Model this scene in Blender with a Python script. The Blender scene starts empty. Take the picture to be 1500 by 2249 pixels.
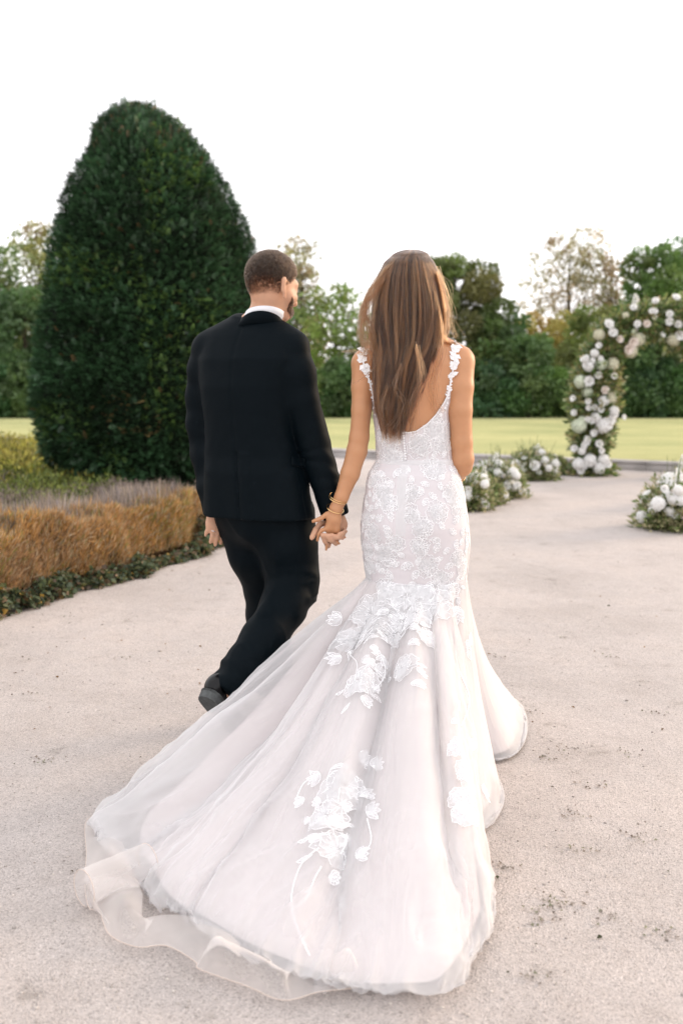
import bpy, math, random
import numpy as np
from mathutils import Vector, Matrix
from mathutils.bvhtree import BVHTree
SC = bpy.context.scene
COL = SC.collection
R = math.radians
# ------------------------------------------------------------------ camera
FPX, CX, CY, HOR, CH = 2187.0, 750.0, 1124.5, 860.0, 1.3      # focal length in photo pixels, centre, horizon row, eye height
PITCH = math.atan((CY - HOR) / FPX)
cd = bpy.data.cameras.new('camera'); cam = bpy.data.objects.new('camera', cd); COL.objects.link(cam)
cam.location = (0, 0, CH); cam.rotation_euler = (math.pi/2 - PITCH, 0, 0)
cd.sensor_fit = 'HORIZONTAL'; cd.sensor_width = 24.0; cd.lens = 24.0*FPX/1500.0
cd.clip_start = 0.05; cd.clip_end = 600
cd.dof.use_dof = True; cd.dof.focus_distance = 3.42; cd.dof.aperture_fstop = 2.6; cd.dof.aperture_blades = 0
SC.camera = cam
# ------------------------------------------------------------------ sky
SUN_AZ, SUN_EL = R(62), R(17)            # azimuth from +Y (ahead) towards +X (right)
w = bpy.data.worlds.new('World'); SC.world = w; w.use_nodes = True
nt = w.node_tree; nt.nodes.clear()
o_ = nt.nodes.new('ShaderNodeOutputWorld'); bg = nt.nodes.new('ShaderNodeBackground')
sky = nt.nodes.new('ShaderNodeTexSky'); sky.sky_type = 'NISHITA'; sky.sun_disc = False
sky.sun_elevation = SUN_EL; sky.sun_rotation = SUN_AZ; sky.air_density = 1.0; sky.dust_density = 3.0
tc = nt.nodes.new('ShaderNodeTexCoord'); mp = nt.nodes.new('ShaderNodeMapping'); mp.inputs['Scale'].default_value = (1.2, 1.2, 5.0)
nz = nt.nodes.new('ShaderNodeTexNoise'); nz.inputs['Scale'].default_value = 1.6; nz.inputs['Detail'].default_value = 5
cr = nt.nodes.new('ShaderNodeValToRGB')
cr.color_ramp.elements[0].position = .30; cr.color_ramp.elements[0].color = (9.5, 9.3, 9.6, 1)
cr.color_ramp.elements[1].position = .62; cr.color_ramp.elements[1].color = (11.0, 10.75, 10.8, 1)
mx = nt.nodes.new('ShaderNodeMix'); mx.data_type = 'RGBA'; mx.inputs[0].default_value = 0.86
nt.links.new(tc.outputs['Generated'], mp.inputs[0]); nt.links.new(mp.outputs[0], nz.inputs['Vector'])
nt.links.new(nz.outputs[0], cr.inputs[0]); nt.links.new(sky.outputs[0], mx.inputs[6]); nt.links.new(cr.outputs[0], mx.inputs[7])
nt.links.new(mx.outputs[2], bg.inputs[0]); bg.inputs[1].default_value = 0.10
nt.links.new(bg.outputs[0], o_.inputs[0])
# ------------------------------------------------------------------ sun (low, veiled by thin cloud)
sd = bpy.data.lights.new('sun', 'SUN'); sd.energy = 1.4; sd.angle = R(20); sd.color = (1.0, .74, .50)
sun = bpy.data.objects.new('sun', sd); COL.objects.link(sun)
sdir = Vector((math.sin(SUN_AZ)*math.cos(SUN_EL), math.cos(SUN_AZ)*math.cos(SUN_EL), math.sin(SUN_EL)))
sun.rotation_euler = sdir.to_track_quat('Z', 'Y').to_euler(); sun.location = sdir*50
# ------------------------------------------------------------------ exposure
SC.view_settings.view_transform = 'Standard'; SC.view_settings.look = 'None'
SC.view_settings.gamma = 1; SC.view_settings.use_curve_mapping = False
SC.view_settings.exposure = 0.84
SC.cycles.max_bounces = 10; SC.cycles.transparent_max_bounces = 24; SC.cycles.diffuse_bounces = 4
SC.cycles.use_denoising = True

# ------------------------------------------------------------------ helpers
def ray(px, py):
    x = (px-CX)/FPX; y = (CY-py)/FPX; c, s = math.cos(PITCH), math.sin(PITCH)
    return np.array([x, c + y*s, -s + y*c])
def P(px, py, Y):
    d = ray(px, py); return np.array([0, 0, CH]) + d*(Y/d[1])
def G(px, py, z=0.0):
    d = ray(px, py); return np.array([0, 0, CH]) + d*((z-CH)/d[2])
def ppm(Y): return FPX/Y
def sstep(a, b, x):
    t = np.clip((np.asarray(x, float)-a)/(b-a), 0, 1); return t*t*(3-2*t)
_lat = np.random.RandomState(7).rand(32, 32, 32)
def vnoise(p, f=1.0, seed=0):
    q = np.asarray(p, float)*f + np.array([seed*7.31, seed*3.77, seed*5.13]); i = np.floor(q).astype(int); t = q-i; t = t*t*(3-2*t)
    r = 0
    for dx in (0, 1):
        for dy in (0, 1):
            for dz in (0, 1):
                wgt = (t[..., 0] if dx else 1-t[..., 0])*(t[..., 1] if dy else 1-t[..., 1])*(t[..., 2] if dz else 1-t[..., 2])
                r = r + wgt*_lat[(i[..., 0]+dx) % 32, (i[..., 1]+dy) % 32, (i[..., 2]+dz) % 32]
    return r*2-1
def link(o, parent=None):
    COL.objects.link(o)
    if parent is not None:
        o.parent = parent
    return o
def mesh_np(name, V, F, mat, parent=None, smooth=False, tint=None, uv=None):
    V = np.asarray(V, np.float32); me = bpy.data.meshes.new(name)
    Fs = F if isinstance(F, (list, tuple)) else [F]
    Fs = [np.asarray(f, np.int32) for f in Fs if len(f)]
    me.vertices.add(len(V)); me.vertices.foreach_set('co', V.ravel())
    li = np.concatenate([f.ravel() for f in Fs]); tot = np.concatenate([np.full(len(f), f.shape[1], np.int32) for f in Fs])
    st = np.concatenate([[0], np.cumsum(tot)[:-1]]).astype(np.int32)
    me.loops.add(len(li)); me.loops.foreach_set('vertex_index', li)
    me.polygons.add(len(tot)); me.polygons.foreach_set('loop_start', st)
    if smooth: me.polygons.foreach_set('use_smooth', np.ones(len(tot), bool))
    me.update(calc_edges=True)
    if tint is not None:
        T = np.ones((len(V), 4), np.float32); T[:, :3] = tint
        a = me.attributes.new('tint', 'FLOAT_COLOR', 'POINT'); a.data.foreach_set('color', T.ravel())
    if uv is not None:
        a = me.uv_layers.new(name='uv'); a.data.foreach_set('uv', np.asarray(uv, np.float32)[li].ravel())
    if mat is not None: me.materials.append(mat)
    return link(bpy.data.objects.new(name, me), parent)
def empty(name, loc=(0, 0, 0)):
    o = bpy.data.objects.new(name, None); o.location = loc; o.empty_display_size = .1; return link(o)
def tag(o, label=None, cat=None, group=None, kind=None):
    if label: o['label'] = label
    if cat: o['category'] = cat
    if group: o['group'] = group
    if kind: o['kind'] = kind
    return o
class MB:
    """collects vertices and faces"""
    def __init__(s): s.V = []; s.F = {}; s.T = []; s.n = 0
    def add(s, V, F, tint=None):
        V = np.asarray(V, float).reshape(-1, 3); F = np.asarray(F, int)
        s.F.setdefault(F.shape[1], []).append(F + s.n); s.V.append(V); s.n += len(V)
        s.T.append(np.broadcast_to(np.ones(3) if tint is None else np.asarray(tint, float), (len(V), 3)))
    def build(s, name, mat, parent=None, smooth=True, tint=True):
        return mesh_np(name, np.concatenate(s.V), [np.concatenate(f) for f in s.F.values()], mat, parent, smooth, np.concatenate(s.T) if tint else None)
def grid_faces(nu, nv, wrap=False, off=0):
    a = np.arange(nu if wrap else nu-1); b = np.arange(nv-1); A, B = np.meshgrid(a, b, indexing='ij'); A2 = (A+1) % nu
    return np.stack([A*nv+B, A2*nv+B, A2*nv+B+1, A*nv+B+1], -1).reshape(-1, 4)+off
def tube(mb, pts, radii, n=8, tint=None, cap=True):
    pts = np.asarray(pts, float); radii = np.broadcast_to(np.asarray(radii, float), (len(pts),))
    T = np.gradient(pts, axis=0); T /= np.linalg.norm(T, axis=1, keepdims=True)+1e-9
    ref = np.array([0.0, 0, 1]) if abs(T[0][2]) < .9 else np.array([1.0, 0, 0])
    V = []
    for p, t, r in zip(pts, T, radii):
        a = np.cross(t, ref); a /= np.linalg.norm(a)+1e-9; b = np.cross(t, a); ref = np.cross(a, t)
        th = np.arange(n)/n*2*math.pi
        V.append(p + r*(np.cos(th)[:, None]*a + np.sin(th)[:, None]*b))
    V = np.array(V); F = grid_faces(len(pts), n+1)
    i = np.arange(len(pts)-1)[:, None]*n; j = np.arange(n)[None]; j2 = (j+1) % n
    F = np.stack([i+j, i+j2, i+n+j2, i+n+j], -1).reshape(-1, 4)
    mb.add(V.reshape(-1, 3), F, tint)
    if cap:
        mb.add(V[0], [list(range(n))[::-1]], tint); mb.add(V[-1], [list(range(n))], tint)
def norm(v): return v/(np.linalg.norm(v, axis=-1, keepdims=True)+1e-9)
def leaf_cloud(c, d, nrm, L, W, tint, cup=.15):
    """one folded diamond per leaf: (N,3) base points, directions, rough normals"""
    c = np.asarray(c, float); N = len(c); d = norm(d); s = norm(np.cross(d, nrm)); n = norm(np.cross(s, d))
    L = np.broadcast_to(L, (N,))[:, None]; W = np.broadcast_to(W, (N,))[:, None]
    V = np.stack([c, c+d*L*.45+s*W*.5+n*W*cup, c+d*L, c+d*L*.45-s*W*.5+n*W*cup], 1).reshape(-1, 3)
    b = np.arange(N)[:, None]*4
    F = np.concatenate([b+[[0, 1, 2]], b+[[0, 2, 3]]])
    T = np.repeat(np.broadcast_to(tint, (N, 3)), 4, axis=0)
    return V, F, T
def spline(pts, n, closed=False):
    p = np.asarray(pts, float); m = len(p)
    t = np.linspace(0, m if closed else m-1, n, endpoint=not closed)
    i = np.floor(t).astype(int); f = (t-i)[:, None]
    if closed: g = lambda k: p[k % m]
    else:
        i = np.minimum(i, m-2); f = (t-i)[:, None]; g = lambda k: p[np.clip(k, 0, m-1)]
    p0, p1, p2, p3 = g(i-1), g(i), g(i+1), g(i+2)
    return .5*(2*p1+(p2-p0)*f+(2*p0-5*p1+4*p2-p3)*f**2+(3*p1-p0-3*p2+p3)*f**3)
# ------------------------------------------------------------------ signed distance modelling
def rcone(a, b, r1, r2):
    a = np.asarray(a, float); b = np.asarray(b, float); m = max(r1, r2)
    ba = b-a; l2 = float(ba@ba)+1e-12
    def f(X, Y, Z):
        t = np.clip(((X-a[0])*ba[0]+(Y-a[1])*ba[1]+(Z-a[2])*ba[2])/l2, 0, 1)
        return np.sqrt((X-a[0]-t*ba[0])**2+(Y-a[1]-t*ba[1])**2+(Z-a[2]-t*ba[2])**2) - (r1+(r2-r1)*t)
    return f, np.minimum(a, b)-m, np.maximum(a, b)+m
def chain(pts, rs): return [rcone(pts[i], pts[i+1], rs[i], rs[i+1]) for i in range(len(pts)-1)]
def ellip(c, r, M=None):
    c = np.asarray(c, float); r = np.asarray(r, float); M = np.eye(3) if M is None else np.asarray(M)   # rows of M: local axes
    def f(X, Y, Z):
        q = [(M[i][0]*(X-c[0])+M[i][1]*(Y-c[1])+M[i][2]*(Z-c[2]))/r[i] for i in range(3)]
        k = np.sqrt(q[0]**2+q[1]**2+q[2]**2)
        g = np.sqrt((q[0]/r[0])**2+(q[1]/r[1])**2+(q[2]/r[2])**2)+1e-9
        return k*(k-1)/g
    m = r.max(); return f, c-m, c+m
def loftsdf(z, cx, cy, a, b, yaw, p=2.3):
    """stack of rotated super-ellipses along z"""
    o = np.argsort(z); z, cx, cy, a, b = [np.asarray(v, float)[o] for v in (z, cx, cy, a, b)]; c, s = math.cos(yaw), math.sin(yaw)
    def f(X, Y, Z):
        zz = np.clip(Z, z[0], z[-1]); ax = np.interp(zz, z, a); bx = np.interp(zz, z, b)
        dx = X-np.interp(zz, z, cx); dy = Y-np.interp(zz, z, cy)
        lx = c*dx-s*dy; ly = s*dx+c*dy
        d = ((np.abs(lx/ax)**p+np.abs(ly/bx)**p)**(1/p)-1)*np.minimum(ax, bx)
        return np.maximum(d, np.maximum(Z-z[-1], z[0]-Z))
    m = a.max(); return f, np.array([cx.min()-m, cy.min()-m, z[0]]), np.array([cx.max()+m, cy.max()+m, z[-1]])
def surface(prims, k=.02, h=.006, post=None, smooth=2):
    lo = np.min([p[1] for p in prims], 0)-3*h-.01; hi = np.max([p[2] for p in prims], 0)+3*h+.01
    n = np.ceil((hi-lo)/h).astype(int)+1; ax = [lo[i]+np.arange(n[i])*h for i in range(3)]
    D = np.full(n, .2, np.float32)
    for pr in prims:
        fn, a, b = pr[:3]; kk = pr[3] if len(pr) > 3 else k
        i0 = np.clip(np.floor((a-lo-kk-2*h)/h).astype(int), 0, n-1); i1 = np.clip(np.ceil((b-lo+kk+2*h)/h).astype(int)+1, 1, n)
        X = ax[0][i0[0]:i1[0]][:, None, None]; Y = ax[1][i0[1]:i1[1]][None, :, None]; Z = ax[2][i0[2]:i1[2]][None, None, :]
        d = fn(X, Y, Z); S = D[i0[0]:i1[0], i0[1]:i1[1], i0[2]:i1[2]]
        hh = np.clip(.5+.5*(S-d)/kk, 0, 1); S[...] = S*(1-hh)+d*hh-kk*hh*(1-hh)
    if post is not None: D = post(D, ax[0][:, None, None], ax[1][None, :, None], ax[2][None, None, :]).astype(np.float32)
    return nets(D, lo, h, smooth)
def nets(D, lo, h, smooth=2):
    s = D < 0; c = [s[i:s.shape[0]-1+i, j:s.shape[1]-1+j, k:s.shape[2]-1+k] for i in (0, 1) for j in (0, 1) for k in (0, 1)]
    cnt = sum(x.astype(np.int8) for x in c); act = (cnt > 0) & (cnt < 8); I = np.argwhere(act)
    idx = np.full(act.shape, -1, np.int64); idx[act] = np.arange(len(I))
    acc = np.zeros((len(I), 3)); num = np.zeros(len(I)); cor = [np.array(q) for q in np.ndindex(2, 2, 2)]
    for a in cor:
        for axn in range(3):
            if a[axn]: continue
            b = a.copy(); b[axn] = 1
            da = D[tuple((I+a).T)]; db = D[tuple((I+b).T)]; m = (da < 0) != (db < 0)
            t = np.where(m, da/(da-db+1e-12), 0)
            pos = np.repeat(a[None].astype(float), len(I), 0); pos[:, axn] = t
            acc += pos*m[:, None]; num += m
    V = lo+(I+acc/num[:, None])*h; Q = []
    for axn in range(3):
        sl0 = [slice(None)]*3; sl1 = [slice(None)]*3; sl0[axn] = slice(0, -1); sl1[axn] = slice(1, None)
        E = np.argwhere(s[tuple(sl0)] != s[tuple(sl1)]); u, v = (axn+1) % 3, (axn+2) % 3
        E = E[(E[:, u] > 0) & (E[:, v] > 0) & (E[:, u] < D.shape[u]-1) & (E[:, v] < D.shape[v]-1)]
        eu = np.zeros(3, int); eu[u] = 1; ev = np.zeros(3, int); ev[v] = 1
        q = np.stack([idx[tuple((E-eu-ev).T)], idx[tuple((E-ev).T)], idx[tuple(E.T)], idx[tuple((E-eu).T)]], 1)
        flip = ~s[tuple(E.T)]; q[flip] = q[flip][:, ::-1]; Q.append(q)
    Q = np.concatenate(Q)
    for _ in range(smooth): V = laplace(V, Q, .5)
    return V, Q
def laplace(V, Q, w=.5):
    acc = np.zeros_like(V); num = np.zeros(len(V)); k = Q.shape[1]
    for i in range(k):
        a, b = Q[:, i], Q[:, (i+1) % k]
        for c_ in range(3): acc[:, c_] += np.bincount(a, V[b, c_], len(V))+np.bincount(b, V[a, c_], len(V))
        num += np.bincount(a, minlength=len(V))+np.bincount(b, minlength=len(V))
    return V*(1-w)+w*acc/np.maximum(num, 1)[:, None]
def vnormals(V, F):
    n = np.cross(V[F[:, 1]]-V[F[:, 0]], V[F[:, 2]]-V[F[:, 0]]); N = np.zeros_like(V)
    for i in range(F.shape[1]): np.add.at(N, F[:, i], n)
    return norm(N)
# ------------------------------------------------------------------ materials
def newmat(name):
    m = bpy.data.materials.new(name); m.use_nodes = True; t = m.node_tree; t.nodes.clear()
    out = t.nodes.new('ShaderNodeOutputMaterial'); return m, t, out
def pbsdf(name, col, rough=.6, spec=.3, metal=0, noise=None, sheen=0, sss=0, bump=None, tint=False, coat=0):
    m, t, out = newmat(name); b = t.nodes.new('ShaderNodeBsdfPrincipled'); t.links.new(b.outputs[0], out.inputs[0])
    b.inputs['Base Color'].default_value = (*col, 1); b.inputs['Roughness'].default_value = rough
    b.inputs['Specular IOR Level'].default_value = spec; b.inputs['Metallic'].default_value = metal
    b.inputs['Sheen Weight'].default_value = sheen; b.inputs['Coat Weight'].default_value = coat
    if sss:
        b.inputs['Subsurface Weight'].default_value = sss; b.inputs['Subsurface Radius'].default_value = (1, .35, .2); b.inputs['Subsurface Scale'].default_value = .008
    src = None
    if noise or bump:
        tcn = t.nodes.new('ShaderNodeTexCoord')
    if noise:      # (scale, amount)
        nn = t.nodes.new('ShaderNodeTexNoise'); nn.inputs['Scale'].default_value = noise[0]; nn.inputs['Detail'].default_value = 4
        t.links.new(tcn.outputs['Object'], nn.inputs['Vector'])
        rp = t.nodes.new('ShaderNodeMapRange'); rp.inputs[1].default_value = .25; rp.inputs[2].default_value = .75
        rp.inputs[3].default_value = 1-noise[1]; rp.inputs[4].default_value = 1+noise[1]; t.links.new(nn.outputs[0], rp.inputs[0])
        vm = t.nodes.new('ShaderNodeVectorMath'); vm.operation = 'SCALE'; vm.inputs[0].default_value = col; t.links.new(rp.outputs[0], vm.inputs['Scale']); src = vm.outputs[0]
    if tint:
        at = t.nodes.new('ShaderNodeAttribute'); at.attribute_name = 'tint'
        if src is None: src = at.outputs['Color']
        else:
            mm = t.nodes.new('ShaderNodeVectorMath'); mm.operation = 'MULTIPLY'; t.links.new(src, mm.inputs[0]); t.links.new(at.outputs['Color'], mm.inputs[1]); src = mm.outputs[0]
    if src is not None: t.links.new(src, b.inputs['Base Color'])
    if bump:       # (scale, strength, distance)
        nb = t.nodes.new('ShaderNodeTexNoise'); nb.inputs['Scale'].default_value = bump[0]; nb.inputs['Detail'].default_value = 3
        t.links.new(tcn.outputs['Object'], nb.inputs['Vector']); bp = t.nodes.new('ShaderNodeBump')
        bp.inputs['Strength'].default_value = bump[1]; bp.inputs['Distance'].default_value = bump[2]
        t.links.new(nb.outputs[0], bp.inputs['Height']); t.links.new(bp.outputs[0], b.inputs['Normal'])
    return m
def leafmat(name, trans=.35, gloss=.04, rough=.5):
    """foliage: base colour from the tint attribute, light passes through the blade"""
    m, t, out = newmat(name); at = t.nodes.new('ShaderNodeAttribute'); at.attribute_name = 'tint'
    d = t.nodes.new('ShaderNodeBsdfDiffuse'); tr = t.nodes.new('ShaderNodeBsdfTranslucent'); g = t.nodes.new('ShaderNodeBsdfGlossy'); g.inputs['Roughness'].default_value = rough
    m1 = t.nodes.new('ShaderNodeMixShader'); m1.inputs[0].default_value = trans; m2 = t.nodes.new('ShaderNodeMixShader'); m2.inputs[0].default_value = gloss
    t.links.new(at.outputs['Color'], d.inputs[0]); t.links.new(at.outputs['Color'], tr.inputs[0])
    t.links.new(d.outputs[0], m1.inputs[1]); t.links.new(tr.outputs[0], m1.inputs[2]); t.links.new(m1.outputs[0], m2.inputs[1]); t.links.new(g.outputs[0], m2.inputs[2])
    t.links.new(m2.outputs[0], out.inputs[0]); return m
LEAF = leafmat('leaf'); PETAL = leafmat('petal', .35, .02); DRY = leafmat('dry_leaf', .3, .01); NEEDLE = leafmat('yew_needle', .18, .05, .4)
BARK = pbsdf('bark', (.075, .06, .045), .9, .1, noise=(9, .4), bump=(30, .8, .02))
# ================================================================== setting
def gravelmat():
    m, t, out = newmat('gravel'); b = t.nodes.new('ShaderNodeBsdfPrincipled'); t.links.new(b.outputs[0], out.inputs[0])
    b.inputs['Roughness'].default_value = .85; b.inputs['Specular IOR Level'].default_value = .25
    tcn = t.nodes.new('ShaderNodeTexCoord')
    def noise(s, d=3, dist=0):
        n = t.nodes.new('ShaderNodeTexNoise'); n.inputs['Scale'].default_value = s; n.inputs['Detail'].default_value = d; n.inputs['Distortion'].default_value = dist; t.links.new(tcn.outputs['Object'], n.inputs['Vector']); return n.outputs[0]
    def ramp(src, stops):
        r = t.nodes.new('ShaderNodeValToRGB'); e = r.color_ramp.elements
        while len(e) < len(stops): e.new(.5)
        for el, (p, c) in zip(e, stops): el.position = p; el.color = (*c, 1)
        t.links.new(src, r.inputs[0]); return r.outputs[0]
    def mul(a, b_):
        v = t.nodes.new('ShaderNodeMix'); v.data_type = 'RGBA'; v.blend_type = 'MULTIPLY'; v.inputs[0].default_value = 1; t.links.new(a, v.inputs[6]); t.links.new(b_, v.inputs[7]); return v.outputs[2]
    vor = t.nodes.new('ShaderNodeTexVoronoi'); vor.inputs['Scale'].default_value = 280; t.links.new(tcn.outputs['Object'], vor.inputs['Vector'])
    sep = t.nodes.new('ShaderNodeSeparateColor'); t.links.new(vor.outputs['Color'], sep.inputs[0])
    grain = ramp(sep.outputs[0], [(0, (.62, .60, .58)), (.25, (.88, .87, .86)), (.7, (1.02, 1.0, .98)), (.95, (1.1, 1.08, 1.06)), (1, (1.3, 1.28, 1.26))])
    patch = ramp(noise(1.1, 5, .4), [(.3, (.89, .885, .88)), (.5, (1, 1, 1)), (.72, (1.07, 1.05, 1.03))])
    dirt = ramp(noise(7, 7, .5), [(.25, (.72, .71, .69)), (.34, (.95, .945, .94)), (.55, (1, 1, 1))])
    base = ramp(noise(.45, 3), [(.35, (.565, .52, .50)), (.65, (.605, .55, .525))])
    t.links.new(mul(mul(base, grain), mul(patch, dirt)), b.inputs['Base Color'])
    bp = t.nodes.new('ShaderNodeBump'); bp.inputs['Strength'].default_value = .8; bp.inputs['Distance'].default_value = .006
    t.links.new(vor.outputs['Distance'], bp.inputs['Height'])
    bp2 = t.nodes.new('ShaderNodeBump'); bp2.inputs['Strength'].default_value = .7; bp2.inputs['Distance'].default_value = .03
    t.links.new(noise(9, 6), bp2.inputs['Height']); t.links.new(bp.outputs[0], bp2.inputs['Normal']); t.links.new(bp2.outputs[0], b.inputs['Normal'])
    return m
GRAVEL = gravelmat()
# ground: a fine mesh near the camera with real unevenness, then out to the horizon
def ground_z(x, y):
    p = np.stack([x, y, np.zeros_like(x)], -1); fade = 1-sstep(7, 11, np.hypot(x, y))
    return (vnoise(p, 1.3, 1)*.010+vnoise(p, 5, 2)*.004+vnoise(p, 14, 3)*.0025)*fade - .012
xs = np.concatenate([[-260, -90, -30, -14, -9, -6.5], np.linspace(-5, 5, 201), [6.5, 9, 14, 30, 90, 260]])
ys = np.concatenate([[-60, -20, -6, -1], np.linspace(.8, 11, 205), [13, 16, 22, 40, 120, 420]])
GX, GY = np.meshgrid(xs, ys, indexing='ij')
tag(mesh_np('gravel_path', np.stack([GX, GY, ground_z(GX, GY)], -1).reshape(-1, 3), grid_faces(len(xs), len(ys)), GRAVEL, smooth=True), 'pale beige gravel forecourt under the couple', kind='structure')
# kerb line across the scene
KA, KB = G(740, 1003)[:2], G(1500, 1036)[:2]
kdir = (KB-KA)/np.linalg.norm(KB-KA); knor = np.array([-kdir[1], kdir[0]]); knor = knor if knor[1] > 0 else -knor
def K(s, d, z): q = KA+kdir*s+knor*d; return [q[0], q[1], z]
STONE = pbsdf('kerb_stone', (.46, .43, .42), .85, .2, noise=(3, .18), bump=(40, .5, .01))
STONE_R = pbsdf('kerb_riser', (.30, .285, .275), .9, .2, noise=(4, .3), bump=(30, .6, .01))
kerb = empty('kerb', (KA[0], KA[1], 0)); tag(kerb, 'long low pale stone kerb edging the lawn', kind='structure')
rs_ = np.random.RandomState(3); s = -16.0; wi = 0
while s < 24:
    L = 1.0+rs_.rand()*.12; dz = rs_.randn()*.003
    mb = MB(); b_ = .012
    for (d0, d1, z0, z1, sh) in ((0, .30, -.05, .105, 0), (-.015, .32, .105, .15, .008)):
        v = [K(s+.006, d0, z0), K(s+L-.006, d0, z0), K(s+L-.006, d1, z0), K(s+.006, d1, z0), K(s+.006+sh, d0+b_*.5, z1+dz), K(s+L-.006-sh, d0+b_*.5, z1+dz), K(s+L-.006-sh, d1, z1+dz), K(s+.006+sh, d1, z1+dz)]
        mb.add(np.array(v)-np.array([KA[0], KA[1], 0]), [[0, 1, 5, 4], [1, 2, 6, 5], [2, 3, 7, 6], [3, 0, 4, 7], [4, 5, 6, 7], [3, 2, 1, 0]], (1, 1, 1))
    mb.build('kerb_stone', STONE, kerb, smooth=False); s += L
# lawn behind the kerb
def lawnmat():
    m, t, out = newmat('lawn'); b = t.nodes.new('ShaderNodeBsdfPrincipled'); t.links.new(b.outputs[0], out.inputs[0]); b.inputs['Roughness'].default_value = .9; b.inputs['Specular IOR Level'].default_value = .1
    tcn = t.nodes.new('ShaderNodeTexCoord'); prev = None
    b.inputs['Sheen Weight'].default_value = .25; b.inputs['Sheen Tint'].default_value = (.9, .95, .5, 1)
    n = t.nodes.new('ShaderNodeTexNoise'); n.inputs['Scale'].default_value = .22; n.inputs['Detail'].default_value = 7; n.inputs['Roughness'].default_value = .65; t.links.new(tcn.outputs['Object'], n.inputs['Vector'])
    r = t.nodes.new('ShaderNodeValToRGB'); e = r.color_ramp.elements; e[0].position = .32; e[0].color = (.27, .29, .125, 1); e[1].position = .66; e[1].color = (.48, .45, .21, 1); t.links.new(n.outputs[0], r.inputs[0]); t.links.new(r.outputs[0], b.inputs['Base Color'])
    n2 = t.nodes.new('ShaderNodeTexNoise'); n2.inputs['Scale'].default_value = 30; t.links.new(tcn.outputs['Object'], n2.inputs['Vector'])
    bp = t.nodes.new('ShaderNodeBump'); bp.inputs['Distance'].default_value = .04; t.links.new(n2.outputs[0], bp.inputs['Height']); t.links.new(bp.outputs[0], b.inputs['Normal']); return m
LAWN = lawnmat()
sv = np.linspace(-60, 90, 61); dv = np.array([.33, 1, 3, 6, 10, 16, 24, 34, 50, 90, 160, 300])
LV = np.array([[K(a, d, .135+.02*math.sin(a*.7+d)) for d in dv] for a in sv])
tag(mesh_np('lawn', LV.reshape(-1, 3), grid_faces(len(sv), len(dv)), LAWN, smooth=True), 'sunlit yellow green mown lawn beyond the kerb', kind='structure')
# planting bed on the left, between the path and the kerb
SOIL = pbsdf('soil', (.07, .055, .04), .95, .1, noise=(5, .4), bump=(20, .8, .03))
HA, HB = G(-160, 1400)[:2], G(520, 1192)[:2]                     # foot of the hedge along the path
hdir = (HB-HA)/np.linalg.norm(HB-HA); hnor = np.array([-hdir[1], hdir[0]]); HLEN = float(np.linalg.norm(HB-HA))
def H(s, d, z=0): q = HA+hdir*s+hnor*d; return np.array([q[0], q[1], z])
bp_ = [H(-6, .02), H(HLEN, .02), H(HLEN+.05, .5), np.array([-1.2, 10.5, 0]), np.array([-1.6, 15.0, 0])]
k0 = KA+kdir*-1.5; bp_ += [np.array([k0[0]-1.6, k0[1]-1.2, 0]), np.array([*(KA+kdir*-16-knor*.4), 0]), np.array([-16, 12, 0])]
V = np.array(bp_); V[:, 2] = .015
tag(mesh_np('planting_bed', np.concatenate([V, V-[0, 0, .08]]), [np.arange(len(V))[None]], SOIL), 'dark soil planting bed under the yew', kind='structure')
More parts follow.
